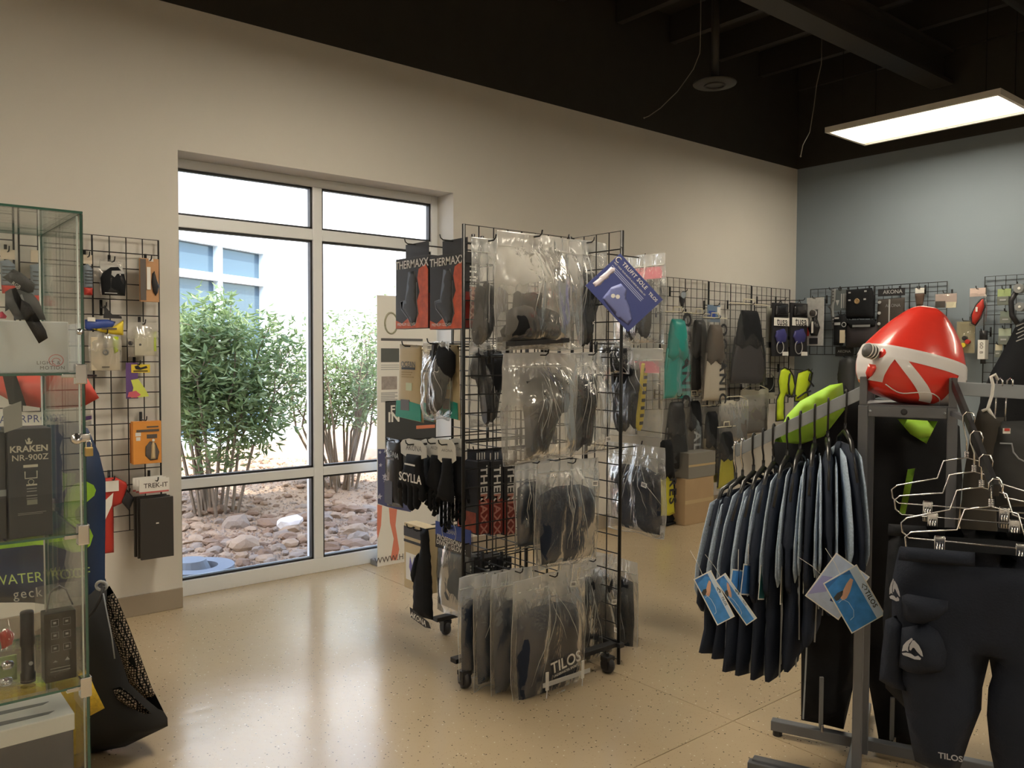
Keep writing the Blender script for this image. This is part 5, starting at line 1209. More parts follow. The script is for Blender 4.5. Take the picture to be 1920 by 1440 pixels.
# snap hook hanging at the left end of the grid
pack('snap_hook', 'shiny snap hook hanging on the grid above the teal fin', 'hook', bw(1270, 1286, 546, 578, .12), [('disc', 'swivel', CHROME, 0, .2, .3, -.02, 0), ('pil', 'body', BLACKP, [(-.35, .3), (.4, .4), (.2, 1), (-.1, .9)], .012, 0)])
# reflective vest
vp = rectY(1452, 1525, 688, 790, YG - .3)
vst = thing('reflective_vest', 'bright yellow-green vest with black edging hanging near the corner', 'vest', vp[0])
def vpx(L):
    out = []
    for x, y in L:
        q = onY(x, y, YG - .3); out.append((q.x - vp[0].x, q.z - vp[0].z))
    return out
for (nm, L) in (('left_panel', [(1462, 694), (1470, 689), (1480, 693), (1487, 705), (1490, 724), (1486, 742), (1478, 745), (1472, 740), (1470, 745), (1470, 788), (1454, 790), (1455, 750), (1461, 737), (1458, 715)]), ('right_panel', [(1495, 699), (1515, 692), (1523, 699), (1519, 722), (1513, 733), (1515, 744), (1503, 753), (1489, 752), (1490, 728)])):
    P_ = vpx(L); MB().pillow(P_, .03, step=.05, wr=.006).build(nm, LIMEV, vst, True)
    MB().tube([(x, -.004, z) for x, z in P_], .006, 5, True).build('edging', BLACKP, vst, True)
for L in ([(1475, 700), (1472, 720), (1474, 744)], [(1513, 700), (1510, 712), (1519, 724)], [(1489, 746), (1503, 736), (1513, 733)], [(1470, 740), (1478, 744), (1486, 741)]):
    MB().tube([(x, -.034, z) for x, z in vpx(L)], .008, 5).build('strap', BLACKP, vst, True)
for (a, b) in ((1474, 691), (1514, 693)):
    q = onY(a, b, YG - .3); peg(wgs[0], (q.x, YG, q.z + .01), (q.x, YG - .33, q.z - .012))
# fins lying on the floor, boxes behind them
def floorfin(lab, px, py, ang, L, seed):
    q = onZ(px, py, .03); t = thing('swim_fin', lab, 'fin', (q.x, q.y, .012), (0, 0, ang), 'black and white fins on the floor')
    m = MB().pillow([(x * .2, z * L) for x, z in ((-.3, .5), (.3, .5), (.45, .1), (.5, -.45), (.2, -.5), (-.2, -.47), (-.5, -.46), (-.45, .1))], .012, R=.03, flat=.4); m.xf(Rx(-pi / 2)); m.build('blade', BLACK, t, True)
    m = MB().pillow([(x * .2, z * L) for x, z in ((-.25, .5), (.25, .5), (.36, .2), (.3, -.02), (-.3, -.02), (-.36, .2))], .04, R=.06); m.xf(Tr(0, 0, .03) @ Rx(-pi / 2)); m.build('foot_pocket', BLACK, t, True)
    for s in (-1, 1): MB().tube([(s * .05, .02, .055), (s * .075, -L * .25, .02), (s * .09, -L * .46, .016)], [.012, .01, .006], 6).build('white_rail', WHITE, t, True)
    for k in range(5): MB().box((-.05, -L * (.1 + .07 * k), .012), (.05, -L * (.115 + .07 * k), .016)).build('white_slot', WHITE, t)
    MB().tube([(-.05, .05, .06), (0, .09, .068), (.05, .05, .06)], .007, 5).build('white_stripe', WHITE, t, True)
floorfin('black and white fin lying on the floor, nearest the wheeled rack', 1262, 968, 1.9, .55, 1)
floorfin('black and white fin lying on the floor, behind its twin', 1292, 951, 1.75, .55, 2)
CARDB = pm('cardboard', (.40, .28, .16), .7, var=.1)
q = onZ(1290, 948, 0)
for k, (x, zz, wd_, hh) in enumerate(((onY(1262, 900, YG - .2).x, 0, .36, .36), (onY(1262, 870, YG - .2).x + .04, .361, .34, .20))):
    t = thing('carton', ('tan cardboard carton on the floor behind the black and white fins', 'dusty grey carton stacked on the tan cardboard carton')[k], 'box', (x, YG - .22, zz))
    MB().bbox((0, -.1, 0), (wd_, .16, hh), .004).build('box', CARDB if k == 0 else pm('grey_carton', (.20, .19, .17), .7), t)
    MB().box((0, -.1012, hh * .46), (wd_, -.1, hh * .54)).build('tape', pm('tan_tape', (.48, .36, .2), .3), t)
# ------------------------------------------------------------------ blue wall
XG = XC - .03
z1 = onX(1520, 543, XG); z2_ = onX(1830, 530, XG)
bws = []
ny0 = z2_.y
for k in range(4):
    yy = z1.y - .61 * (k + 1) - .01 * k
    if yy < z2_.y - .35: break
    g_ = grid('wall_grid', (XG, z1.y - .61 * k - .01 * k, z1.z - 8 * .0762 - .004 * k), (0, -1, 0), 8, 8, None, rw=.0026, nrm=(-1, 0, 0), lab='black wire grid on the blue wall, ' + ('next to the corner', 'second from the corner', 'behind the red buoy', 'last of the lower row')[k], cat='wall grid'); bws.append(g_)
z3_ = onX(1847, 519, XG)
g_ = grid('wall_grid', (XG, z3_.y, z3_.z - 16 * .0762), (0, -1, 0), 8, 16, None, rw=.0026, nrm=(-1, 0, 0), lab='tall black wire grid on the blue wall at the right edge of the picture', cat='wall grid')
bws.append(g_)
def rw(px0, px1, py0, py1, dx=.12, pegg=True):
    X = XG - dx; r = rectX(px0, px1, py0, py1, X); y = r[0].y
    k = min(len(bws) - 2, max(0, int((z1.y - y) / .62))) if y > z3_.y else len(bws) - 1
    if pegg: peg(bws[k], (XG, y, r[0].z - .008), (X - .035, y, r[0].z - .008), .0035)
    return r
pack('camera_blister', 'silver blister card with a black compact torch, beside the corner', 'pack', rw(1512, 1544, 558, 648, .2), [
    ('box', 'card', pm('silver_card', (.62, .63, .64), .3, metal=.3, var=.25, vscale=30), -.5, 0, .5, 1, 0, .008), ('pil', 'torch_body', BLACKG, [(-.15, .25), (.2, .25), (.18, .45), (.35, .62), (.2, .8), (-.2, .8), (-.4, .62), (-.15, .45)], .03, -.008), ('disc', 'chrome_lens', CHROME, .02, .33, .2, -.045, -.03), ('card', 'white_print', WHITE, -.05, .5, .06, .74, -.042),
    ('card', 'red_print', REDC, -.48, .62, -.32, .8, -.004), ('card', 'photo_print', BLACKP, -.3, .84, .2, .97, -.004)])
pack('knife_tool', 'flat grey drilled metal tool hanging on the blue wall grid', 'tool', rw(1551, 1568, 542, 616, .14), [('pil', 'handle', GREY, [(-.1, .0), (.45, .0), (.4, .3), (.2, .5), (.4, .8), (.45, 1), (.05, 1), (-.1, .6), (-.2, .5), (-.5, .44), (-.1, .4)], .008, 0)] + [('disc', 'hole', BLACKP, .17, .06 + .08 * k, .06, -.01, -.004) for k in range(4)] + [('disc', 'hole', BLACKP, .22, .72 + .08 * k, .06, -.01, -.004) for k in range(3)])
pack('tool_card', 'pack of pale narrow blades on a slate card', 'pack', rw(1564, 1590, 543, 582, .12), [('card', 'card', pm('slate_card', (.12, .14, .15), .5), -.5, 0, .5, 1, 0)] + [('box', 'blade', LGREY, .02 + .16 * k, .2, .1 + .16 * k, .9, -.008, -.002) for k in range(3)] + [('pil', 'badge', LGREY, [(-.4, .5), (-.1, .5), (-.25, .8)], .006, -.002)])
pack('pouch_pack', 'big black pouch with a small gold badge on the blue wall grid', 'pouch', rw(1586, 1640, 541, 598, .16), [('pil', 'body', BLACK, [(-.5, .02), (.4, 0), (.5, .3), (.48, 1), (-.5, .98)], .03, 0), ('ring', 'badge', pm('dull_gold', (.35, .24, .12), .4), -.05, .42, .07, .006, -.032), ('disc', 'badge_disc', pm('dull_gold', (.35, .24, .12), .4), -.05, .42, .045, -.034, -.03)] + [('card', 'print', LGREY, u, v, u + .08, v + .05, -.031) for u, v in ((-.35, .35), (.18, .34), (-.35, .1), (.2, .08))])
pack('pouch_pack', 'wide dark pouch below the black pouch with gold badge', 'pouch', rw(1586, 1646, 600, 652, .16), [('pil', 'body', pm('plum_black', (.035, .03, .036), .55), [(-.5, .1), (.0, .05), (.5, .12), (.5, .98), (-.5, 1)], .04, 0), ('pil', 'flap', BLACK, [(-.5, .0), (.5, .0), (.46, .25), (-.3, .3)], .02, -.03), ('card', 'wear_mark', GREY, -.2, .18, .35, .26, -.052)])
pack('strap_pack', 'black clip pack with cream price card under the pale blades', 'pack', rw(1563, 1590, 588, 648, .18), [('pil', 'body', BLACK, [(-.5, .1), (.3, 0), (.5, .3), (.3, .7), (.2, 1), (-.5, 1)], .035, 0), ('card', 'print', LGREY, -.3, .12, .0, .17, -.036), ('card', 'price_card', MATS['pale_beige_card'], .1, .52, .46, .92, -.04), ('card', 'print', LGREY, -.3, .28, .1, .36, -.036), ('ring', 'ring', LGREY, .35, .35, .14, .003, -.036)])
pack('pouch_pack', 'black pocket pack with brass snaps beside the red buoy', 'pouch', rw(1643, 1699, 541, 622, .15), [('box', 'header', BLACKP, -.45, 0, .45, .17, -.004, .004), ('txt', 'AKONA', LGREY, .05, .08, .18, -.0045, 0), ('pil', 'body', pm('umber_cloth', (.05, .042, .038), .6), [(-.45, .24), (.45, .22), (.46, 1), (-.5, 1)], .02, 0), ('txt', 'AKONA', GREY, .1, .4, .14, -.022, 0), ('box', 'seam_strip', LGREY, -.04, .25, .0, .98, -.024, -.012)] + [('disc', 'snap', LGREY, -.36, .31 + .25 * k, .05, -.024, -.01) for k in range(3)])
pack('tag_card', 'dark name tag card with pale lettering under the pouches', 'card', rw(1566, 1600, 650, 668, .1), [('box', 'card', BLACKP, -.5, 0, .5, 1, 0, .01), ('txt', 'AKONA', LGREY, 0, .5, .2, -.001, 0)])
pack('dark_pouch', 'black rounded pouch hanging low by the valve of the red buoy', 'pouch', rw(1570, 1603, 668, 742, .2), [('pil', 'body', pm('charcoal_rubber', (.035, .037, .04), .6), [(-.4, .1), (.2, .0), (.5, .1), (.5, 1), (-.4, 1), (-.5, .5)], .05, 0), ('card', 'label', pm('orange_label', (.65, .32, .12), .5), .0, .9, .45, 1, -.045)])
pack('brush', 'brown bristle brush pack above the red buoy', 'brush', rw(1714, 1735, 540, 574, .1), [('card', 'header', WHITE, -.4, .0, .4, .28, 0), ('pil', 'bristles', pm('brown_bristle', (.09, .055, .04), .8), [(-.45, .3), (.45, .3), (.3, 1), (-.3, 1)], .02, 0), ('tube', 'loop', WIRE, [(0, .05, 0), (0, -.1, 0)], .004)])
pack('card_pack', 'pinkish card pack with cream label just behind the top of the buoy', 'pack', rw(1752, 1794, 548, 578, .12), [('card', 'card', pm('dusty_pink_card', (.50, .40, .37), .6), -.45, .1, .5, .7, 0), ('card', 'dark_print', pm('umber_cloth', (.05, .042, .038), .6), -.45, .55, .0, .95, -.002), ('card', 'label', pm('pale_cream_card', (.72, .68, .52), .5), .05, .62, .48, .98, -.004), ('bag', BLISTER, .02, 91)])
pack('oval_pack', 'red oval lens-shaped reel on a card, right of the buoy', 'pack', rw(1818, 1850, 540, 612, .14), [('card', 'header', pm('pink_white_card', (.70, .55, .50), .5), -.5, 0, .42, .22, 0), ('pil', 'oval', REDC, [(.36, .28), (.42, .5), (.2, .78), (-.1, .97), (-.32, .92), (-.36, .7), (-.1, .45), (.2, .3)], .03, -.006), ('tube', 'rim', BLACKP, [(.36, .28, -.008), (.42, .5, -.008), (.2, .78, -.008), (-.1, .97, -.008), (-.32, .92, -.008), (-.36, .7, -.008), (-.1, .45, -.008), (.2, .3, -.008), (.36, .28, -.008)], .006), ('card', 'mark', WHITE, -.02, .5, .1, .62, -.04), ('bag', BLISTER, .02, 92)])
pack('blister_pack', 'olive clear pack with a yellow and red fitting right of the buoy', 'pack', rw(1790, 1828, 600, 662, .1), [('card', 'card', pm('olive_card', (.34, .31, .20), .6), -.4, .05, .5, 1, 0), ('disc', 'fitting', BLACKP, .05, .55, .12, -.03, 0), ('disc', 'red_fitting', REDC, .2, .66, .12, -.03, 0), ('disc', 'yellow_fitting', YELLOW, .0, .76, .12, -.03, 0), ('bag', BLISTER, .03, 93)])
pack('tube_pack', 'white lettered tube with black cap hanging right of the buoy', 'bottle', rw(1835, 1852, 620, 682, .14), [('tube', 'cap', BLACKP, [(0, .0, 0), (0, .28, 0)], .03), ('box', 'label', WHITE, -.42, .28, .4, .86, -.035, .035), ('txt', 'GO', BRN, .0, .45, .5, -.036, pi / 2), ('txt', 'B', BRN, .0, .66, .5, -.036, pi / 2), ('tube', 'nozzle', BLACKP, [(0, .86, 0), (0, 1, 0)], .02)])
for k, (a, b, c, d, lab, mm) in enumerate(((1870, 1896, 540, 572, 'top small pale green pack on the tall grid', pm('sage_card', (.38, .48, .22), .5)), (1875, 1900, 582, 606, 'second small grey-green pack on the tall grid', pm('moss_grey_card', (.22, .26, .22), .5)), (1872, 1896, 614, 646, 'third small clear pack with light green card on the tall grid', pm('mint_card', (.40, .46, .36), .5)), (1866, 1880, 644, 670, 'lowest small cream pack on the tall grid, next to the black jacket', MATS['pale_cream_card']))):
    pack('small_pack', lab, 'pack', rw(a, b, c, d, .12), [('card', 'card', mm, -.48, .05, .48, .5, 0), ('box', 'blister_body', pm('grey_green_plastic', (.18, .20, .18), .4), -.4, .5, .42, 1, -.03, 0), ('card', 'print', LGREY, -.2, .66, .25, .76, -.031)], group='small packs on the tall grid')
pack('gauge_set', 'dark gauge with coiled black hose at the right edge of the picture', 'gauge', rw(1898, 1925, 532, 612, .16), [('disc', 'gauge', GREY, .1, .12, .36, -.06, 0), ('disc', 'dial', WHITE, .15, .12, .1, -.064, -.06), ('disc', 'gauge', GREY, .2, .55, .34, -.06, 0), ('disc', 'dial', WHITE, .22, .55, .1, -.064, -.06), ('tube', 'hose', BLACKP, [(-.2, .2, -.02), (-.5, .4, -.03), (-.4, .75, -.03), (.0, .95, -.02)], .02)])
# ================================================================== the garment rack
U = V((.382, -.924, 0)).normalized(); Vd = V((-U.y, U.x, 0))       # U towards the right and the viewer, Vd away
u1 = atd(1620, 706, 2.45); ZT = u1.z
u2p = None
for k in range(400):
    s_ = .1 + k * .001; q = u1 + U * s_; v_ = q - CO
    if 960 + FPX * v_.dot(CR) / v_.dot(CF) > 1787: break
GAP = s_; u2 = u1 + U * GAP
RO = V((u1.x, u1.y, 0))
RK = basis(U, (0, 0, 1))        # local x = U, local -y = towards the viewer
grk = thing('garment_rack', 'dark steel four-arm garment rack with sloping arms', 'garment rack', RO, RK)
TW = .0135
def loc(P): return RK.transposed() @ (V(P) - RO)
ZS = ZT - .085
def sq(a, b, w_=TW, h_=TW): return MB().bbox(a, b, .0025)
for x in (0, GAP):
    MB().bbox((x - TW, -TW, .02), (x + TW, TW, ZS), .003).build('upright', STEEL, grk)
    MB().bbox((x - TW * .8, -TW * .8, ZS), (x + TW * .8, TW * .8, ZT), .003).build('post_top', STEEL, grk)
    MB().bbox((x - TW, .24 - TW, .02), (x + TW, .24 + TW, ZT - .03), .003).build('upright', STEEL, grk)
    MB().bbox((x - TW, TW, ZS - .03), (x + TW, .24 - TW, ZS - .003), .003).build('side_bar', STEEL, grk)
MB().bbox((TW, -TW * .9, ZS - .033), (GAP - TW, TW * .9, ZS), .003).build('crossbar', STEEL, grk)
MB().bbox((TW, .24 - TW, ZS - .033), (GAP - TW, .24 + TW, ZS), .003).build('crossbar', STEEL, grk)
MB().bbox((0, -.01, ZS), (GAP, .25, ZS + .004), .001).build('top_plate', STEEL, grk)
m = MB(); m.lathe([(0, 0), (.009, 0), (.009, .002), (.0055, .003), (0, .001)], 14, ax=(0, -1, 0), o=(GAP * .47, -TW, ZS - .016)); m.build('bolt_socket', BLACKP, grk, True)
for x in (.02, GAP - .02): MB().lathe([(0, 0), (.004, 0), (.004, .001), (0, .002)], 10, ax=(0, -1, 0), o=(x, -TW, ZS - .016)).build('rivet', PIPING, grk, True)
# base
MB().bbox((-.30, -.05, .02), (.62, -.015, .055), .003).build('base_bar', STEEL, grk)
MB().bbox((-.30, .26, .02), (.62, .295, .055), .003).build('base_bar', STEEL, grk)
for x in (-.02, GAP - .0): MB().bbox((x - .017, -.35, .02), (x + .017, .60, .05), .003).build('base_bar', STEEL, grk)
fl_ = loc(onZ(1401, 1429, .05)); MB().bbox((fl_.x, fl_.y - .0, .015), (fl_.x + .32, fl_.y + .035, .05), .003).build('base_foot', STEEL, grk)
for (x, y) in ((-.28, -.03), (.6, -.03), (-.28, .28), (.6, .28)): MB().lathe([(0, 0), (.016, 0), (.016, .02), (0, .02)], 12, o=(x, y, 0)).build('glide_foot', RUBBER, grk)
# sloping arm to the left, sloping arm to the viewer, straight arm to the right
def armbar(A, B, name, hw, hh, mt=None):
    A, B = loc(A), loc(B); d = (B - A); L = d.length; x = d.normalized(); up = V((0, 0, 1)); up = (up - x * up.dot(x)).normalized(); y = up.cross(x)
    M = Matrix(((x.x, y.x, up.x, A.x), (x.y, y.y, up.y, A.y), (x.z, y.z, up.z, A.z), (0, 0, 0, 1)))
    m = MB().bbox((0, -hw, -hh), (L, hw, hh), .002); m.xf(M); m.build(name, mt or ZINC, grk); return A, B
LA, LB = atd(1612, 737, 2.45), None
def alongU(P0, du_px, py):
    """point on the vertical plane through P0 along U at pixel px,py"""
    return onP(du_px, py, P0, Vd)
LB = alongU(u1, 1377, 847)
armbar(u1 + V((0, 0, -.045)), LB, 'sloping_arm', .006, .018)
nV = U
FB = atd(1868, 920, 1.76)
armbar(u2 + V((0, 0, -.012)), FB, 'sloping_arm', .006, .014, pm('black_steel', (.03, .03, .034), .35, metal=.5))
FA = u2 + V((0, 0, -.012))
RBp = alongU(u2, 1990, 739); armbar(u2 + V((0, 0, -.03)), RBp, 'straight_arm', .006, .019)
RA = u2 + V((0, 0, -.03))
br = loc(u2 + V((0, 0, -.10))); A_ = loc(FA.lerp(FB, .35)); m = MB(); m.tube([br + V((0, -.01, 0)), A_ + V((0, 0, -.015))], .009, 4); m.build('brace', STEEL, grk)
# red diver-down buoy lying in the frame head
bc = atd(1712, 690, 2.45 + .02); AX = (CR * .27 + CU * .963).normalized()
BX = (CR * .963 - CU * .27).normalized(); BYv = AX.cross(BX) * -1
k_ = 2.47 / FPX
buoy = thing('marker_buoy', 'big red inflated buoy with white diagonal band sitting on the rack head', 'buoy', bc, basis(BX, AX))
prof = [(-.108, 0), (-.106, 45), (-.098, 68), (-.080, 84), (-.055, 93), (-.025, 97), (0, 97), (.03, 93), (.06, 84), (.09, 74), (.12, 62), (.15, 48), (.172, 34), (.186, 18), (.190, 0)]
prof = [(t * 1.0, r * k_) for t, r in prof]
def rad(t):
    for (a, ra), (b, rb_) in zip(prof, prof[1:]):
        if a <= t <= b: return ra + (rb_ - ra) * (t - a) / (b - a)
    return 0
def surf(t, a, off=0.):
    r = rad(t) + off; n = .006 * noise.noise(V((cos(a) * 2, sin(a) * 2, t * 12))); bulge = 1 + .03 * cos(3 * a)
    return V(((r + n) * bulge * sin(a), -(r + n) * .82 * cos(a), t))
m = MB(); TT = [prof[0][0] + (prof[-1][0] - prof[0][0]) * (1 - cos(pi * i / 30)) / 2 for i in range(31)]
m.loft([[surf(t, 2 * pi * k / 40) for k in range(40)] for t in TT]); m.build('float', RED, buoy, True)
WV = pm('white_vinyl', (.74, .72, .74), .35, coat=.2)
def band(pts, name, mt, off=.0025, n=14):
    """quad strip patch on the float: pts = four (t, angle) corners"""
    (t0, a0), (t1, a1), (t2, a2), (t3, a3) = pts; mb = MB(); vs = []
    for i in range(n + 1):
        for j in range(n + 1):
            u, v = i / n, j / n
            t = (t0 * (1 - u) + t1 * u) * (1 - v) + (t3 * (1 - u) + t2 * u) * v; a = (a0 * (1 - u) + a1 * u) * (1 - v) + (a3 * (1 - u) + a2 * u) * v
            vs.append(surf(t, a, off))
    mb.add(vs, [(i * (n + 1) + j, i * (n + 1) + j + 1, (i + 1) * (n + 1) + j + 1, (i + 1) * (n + 1) + j) for i in range(n) for j in range(n)])
    mb.build(name, mt, buoy, True)
band(((-.002, -2.4), (-.002, 2.4), (.036, 2.4), (.036, -2.4)), 'white_band', WV, n=30)
band(((-.075, -1.75), (-.075, -.92), (-.002, -.72), (-.002, -1.75)), 'white_patch', WV)
band(((-.100, .02), (-.098, .32), (.0, -.48), (.0, -.76)), 'white_diagonal', WV, .003)
band(((-.103, .42), (-.103, .95), (-.002, 1.0), (-.002, .56)), 'white_upright_band', WV)
m = MB(); m.tube([surf(-.078 - .012 * sin(k * .4) - .0006 * k, -.85 + k * .085, .002) for k in range(26)], .0018, 5); m.build('white_seam', WV, buoy, True)
q = surf(-.085, 1.0, .004); band(((-.102, 1.0), (-.102, 1.3), (-.06, 1.3), (-.06, 1.06)), 'dark_red_label', pm('dark_red_label', (.30, .01, .04), .4), .005)
vb = buoy
p_ = surf(.0, -1.25); vq = RB
vdir = V((-1, -.35, .0)).normalized()
m = MB(); m.lathe([(.010, 0), (.010, .004)] + [(.021 if k % 2 else .013, .004 + .0045 * k) for k in range(9)] + [(.009, .046), (0, .048)], 18, ax=vdir, o=p_ + V((.0, -.015, .004))); m.build('valve', pm('grey_rubber', (.16, .16, .17), .5), vb, True)
for k in range(3): m = MB(); c0 = p_ + V((0, -.015, .004)) + vdir * (.0115 + .011 * k); ys = vdir.orthogonal().normalized(); zs = vdir.cross(ys); m.tube([c0 + (ys * cos(a * pi / 9) + zs * sin(a * pi / 9)) * .0212 for a in range(18)], .0018, 5, True); m.build('white_ring', WHITE, vb, True)
m = MB().pillow([(cos(a * pi / 8) * (.017 if a % 2 else .023), sin(a * pi / 8) * (.016 if a % 2 else .021)) for a in range(16)], .012, step=.008); m.xf(Tr(*(p_ + V((.022, -.028, .006))))); m.build('valve_knot', RED, vb, True)
m = MB().pillow([(-.018, .018), (.012, .022), (.002, -.012), (-.010, -.028), (-.02, -.01)], .008, step=.01); m.xf(Tr(*(p_ + V((.003, -.02, -.05))))); m.build('red_tab', RED, vb, True)
# ------------------------------------------------------------------ tops on the left arm
RG = basis(Vd, (0, 0, 1))     # garment plane runs away from the viewer, its front faces the posts
HB = pm('black_hanger', (.015, .015, .016), .3)
def top(px_u, lab, yaw, L, wmul=1.0, grey=True, sleeve=True, f=None, long_=False):
    P = u1.lerp(LB, px_u) + V((0, 0, -.045 * (1 - px_u)))
    t = thing('neoprene_jacket', lab, 'wetsuit', P, RG @ Matrix.Rotation(yaw, 3, 'Z'), 'neoprene jackets on the sloping arm')
    w_ = .19 * wmul; z0 = -.13; L = L + .07
    sh = [(-.05, z0), (.05, z0), (.10, z0 - .02), (w_ * .82, z0 - .11), (w_ * 1.06, z0 - .22), (w_ * 1.12, z0 - .34), (w_ * .98, z0 - .36), (w_ * .92, z0 - .25), (w_ * .88, z0 - .42), (w_ * 1.02, -L + .01), (w_ * .5, -L - .006), (0, -L - .012), (-w_ * .5, -L - .008), (-w_ * 1.02, -L + .01), (-w_ * .88, z0 - .42), (-w_ * .90, z0 - .25), (-w_ * .98, z0 - .36), (-w_ * 1.12, z0 - .33), (-w_ * 1.06, z0 - .22), (-w_ * .82, z0 - .11), (-.10, z0 - .02)]
    MB().pillow(sh, .019, R=.05, step=.042, wr=.012, ws=9, seed=px_u * 40, flat=.3).build('body', NAVY, t, True)
    if grey:
        for s in (-1, 1):
            g_ = [(s * .035, z0 - .012), (s * .10, z0 - .03), (s * w_ * .82, z0 - .115), (s * w_ * 1.03, z0 - .22), (s * w_ * 1.06, z0 - .29), (s * w_ * .92, z0 - .33), (s * w_ * .62, z0 - .31), (s * w_ * .42, z0 - .20)]
            MB().pillow(g_, .005, R=.02, step=.03, y=-.0215, flat=.3).build('chest_panel', SILVER if s < 0 else GREYN, t, True)
            MB().pillow(g_, .005, R=.02, step=.03, y=.0215, flat=.3).build('back_panel', SILVER, t, True)
    for s in (-1, 1):
        for yy in (-.024, .024): MB().tube([(s * w_ * .72, yy, z0 - .30), (s * w_ * .66, yy, z0 - .42), (s * w_ * .72, yy * .9, -L + .01)], .003, 4).build('piping', PIPING, t, True)
    h_ = MB(); h_.tube([(-w_ * .78, 0, z0 - .098), (-.07, 0, z0 + .012), (0, 0, z0 + .035), (.07, 0, z0 + .012), (w_ * .78, 0, z0 - .098)], [.004, .007, .009, .007, .004], 8); h_.build('hanger', HB, t, True)
    k = MB(); k.tube([(0, 0, z0 + .03), (0, .0, -.055), (-.010, 0, -.03), (-.010, .0, .012)] + [(-.010 * cos(a * pi / 6), 0, .018 + .012 * sin(a * pi / 6)) for a in range(7)] + [(.010, 0, .006)], .0032, 6); k.build('hanger_hook', HB if px_u < .9 else CHROME, t, True)
    MB().tube([(-.0, 0, z0 + .02), (0, 0, -.07)], .005, 6).build('hook_sleeve', HB, t, True)
    m = MB(); m.lathe([(0, -.005), (.004, -.003), (.005, 0), (.004, .003), (0, .005)], 8, o=(.010, 0, .004)); m.build('hook_ball', CHROME, t, True)
    return t
spots = [(.985, -.42, .56), (.93, -.30, .58), (.84, -.22, .62), (.76, -.16, .64), (.68, -.10, .66), (.57, -.08, .68), (.47, -.02, .66), (.36, .05, .60), (.26, .16, .52), (.13, .34, .49)]
LBL = ['at the very end of the arm', 'next to the end of the arm', 'third from the end of the arm', 'fourth from the end of the arm', 'fifth from the end of the arm', 'in the middle of the arm', 'fifth from the upright', 'third from the upright, dark', 'next but one to the upright', 'nearest the upright, behind the big tags']
LBL[6] = 'fourth from the upright, hanging lowest'
for (u_, yw, L), lb in zip(spots, LBL): top(u_, 'black and grey neoprene jacket on the sloping arm, ' + lb, yw, L, 1.0 if u_ < .9 else .85)
# ------------------------------------------------------------------ paper hang tags
TB = pm('sea_blue_print', (.06, .27, .72), .4, var=.45, vscale=30); TD = pm('deep_blue_print', (.05, .18, .50), .4, var=.3, vscale=40); SKIN = pm('skin_print', (.70, .42, .30), .5); TPALE = pm('pale_blue_card', (.55, .68, .85), .5)
SKETCH = pm('pale_sketch_print', (.45, .54, .72), .5, var=.2, vscale=40)
def tag(lab, quad, dep, style=0, spin=0.):
    """quad = four photo corners of the card: top-left, top-right, bottom-right, bottom-left"""
    P = [atd(x, y, dep) for x, y in quad]; xa, za = P[1] - P[0], P[0] - P[3]; w_, h_ = xa.length, za.length
    t = thing('hang_tag', lab, 'tag', P[0], basis(xa, za), 'printed hang tags')
    MB().box((0, -.0012, -h_), (w_, .0, 0)).build('card', WHITE, t)
    if style == 0:
        MB().box((.003, -.0018, -h_ + .003), (w_ * .76, -.0012, -.003)).build('sea_print', TB, t)
        MB().prism([(.003, -h_ * .12), (w_ * .5, -h_ * .02), (w_ * .76, -h_ * .10), (w_ * .76, -h_ * .02), (.003, -.003)], -.0021, -.0018).build('sky_print', TD, t)
        MB().box((w_ * .76, -.0018, -h_ + .003), (w_ - .003, -.0012, -.003)).build('pale_strip', TPALE, t)
        MB().pillow([(w_ * u, -h_ * v) for u, v in ((.2, .36), (.34, .28), (.52, .20), (.68, .15), (.72, .2), (.62, .27), (.5, .35), (.34, .42), (.22, .42))], .0008, step=.008, y=-.0022).build('swimmer_print', SKIN, t)
        MB().pillow([(w_ * u, -h_ * v) for u, v in ((.05, .30), (.2, .26), (.36, .27), (.3, .33), (.15, .38), (.06, .37))], .0008, step=.008, y=-.0024).build('swimmer_suit_print', DKG, t)
        MB().tube([(w_ * u, -.002, -h_ * v) for u, v in ((.1, .42), (.24, .40), (.33, .5), (.34, .66), (.26, .76), (.14, .78))], .0009, 4).build('ring_print', TPALE, t)
        ftext('TILOS', w_ * .17, BLACKP, t, w_ * .875, -.0022, -h_ * .64, pi / 2, bold=.02, sp=1.1)
        MB().tube([(w_ * u, -.002, -h_ * v) for u, v in ((.82, .40), (.88, .34), (.94, .42), (.90, .46), (.85, .44))], .0012, 4).build('emblem', BLACKP, t)
    else:
        MB().box((.003, -.0018, -h_ + .003), (w_ - .003, -.0012, -.003)).build('sketch_print', SKETCH, t)
        MB().pillow([(w_ * u, -h_ * v) for u, v in ((.2, .55), (.35, .5), (.42, .62), (.34, .75), (.42, .88), (.3, .9), (.24, .75))], .0008, step=.01, y=-.002).build('figure_print', NBLUE, t)
        MB().prism([(w_ * u, -h_ * v) for u, v in ((.05, .02), (.5, .05), (.6, .3), (.3, .35))], -.0021, -.0018).build('print', pm('lilac_print', (.33, .34, .66), .5), t)
    MB().tube([(w_ * .5, .001, -.006), (w_ * .5 + .004, .004, .03), (w_ * .5 + .002, .006, .075)], .0008, 4).build('string', WHITE, t)
tag('blue swimmer hang tag, outermost at the end of the sloping arm', [(1300, 1086), (1333, 1069), (1356, 1160), (1322, 1181)], 2.34)
tag('blue swimmer hang tag overlapping the outermost tag', [(1340, 1088), (1360, 1074), (1389, 1160), (1350, 1191)], 2.37)
tag('large pale sketch hang tag standing on its corner near the upright', [(1509, 1117), (1568, 1036), (1633, 1080), (1572, 1162)], 2.22, 1)
tag('large blue swimmer hang tag tilted in front of the pale sketch tag', [(1543, 1094), (1606, 1058), (1656, 1142), (1600, 1186)], 2.18)
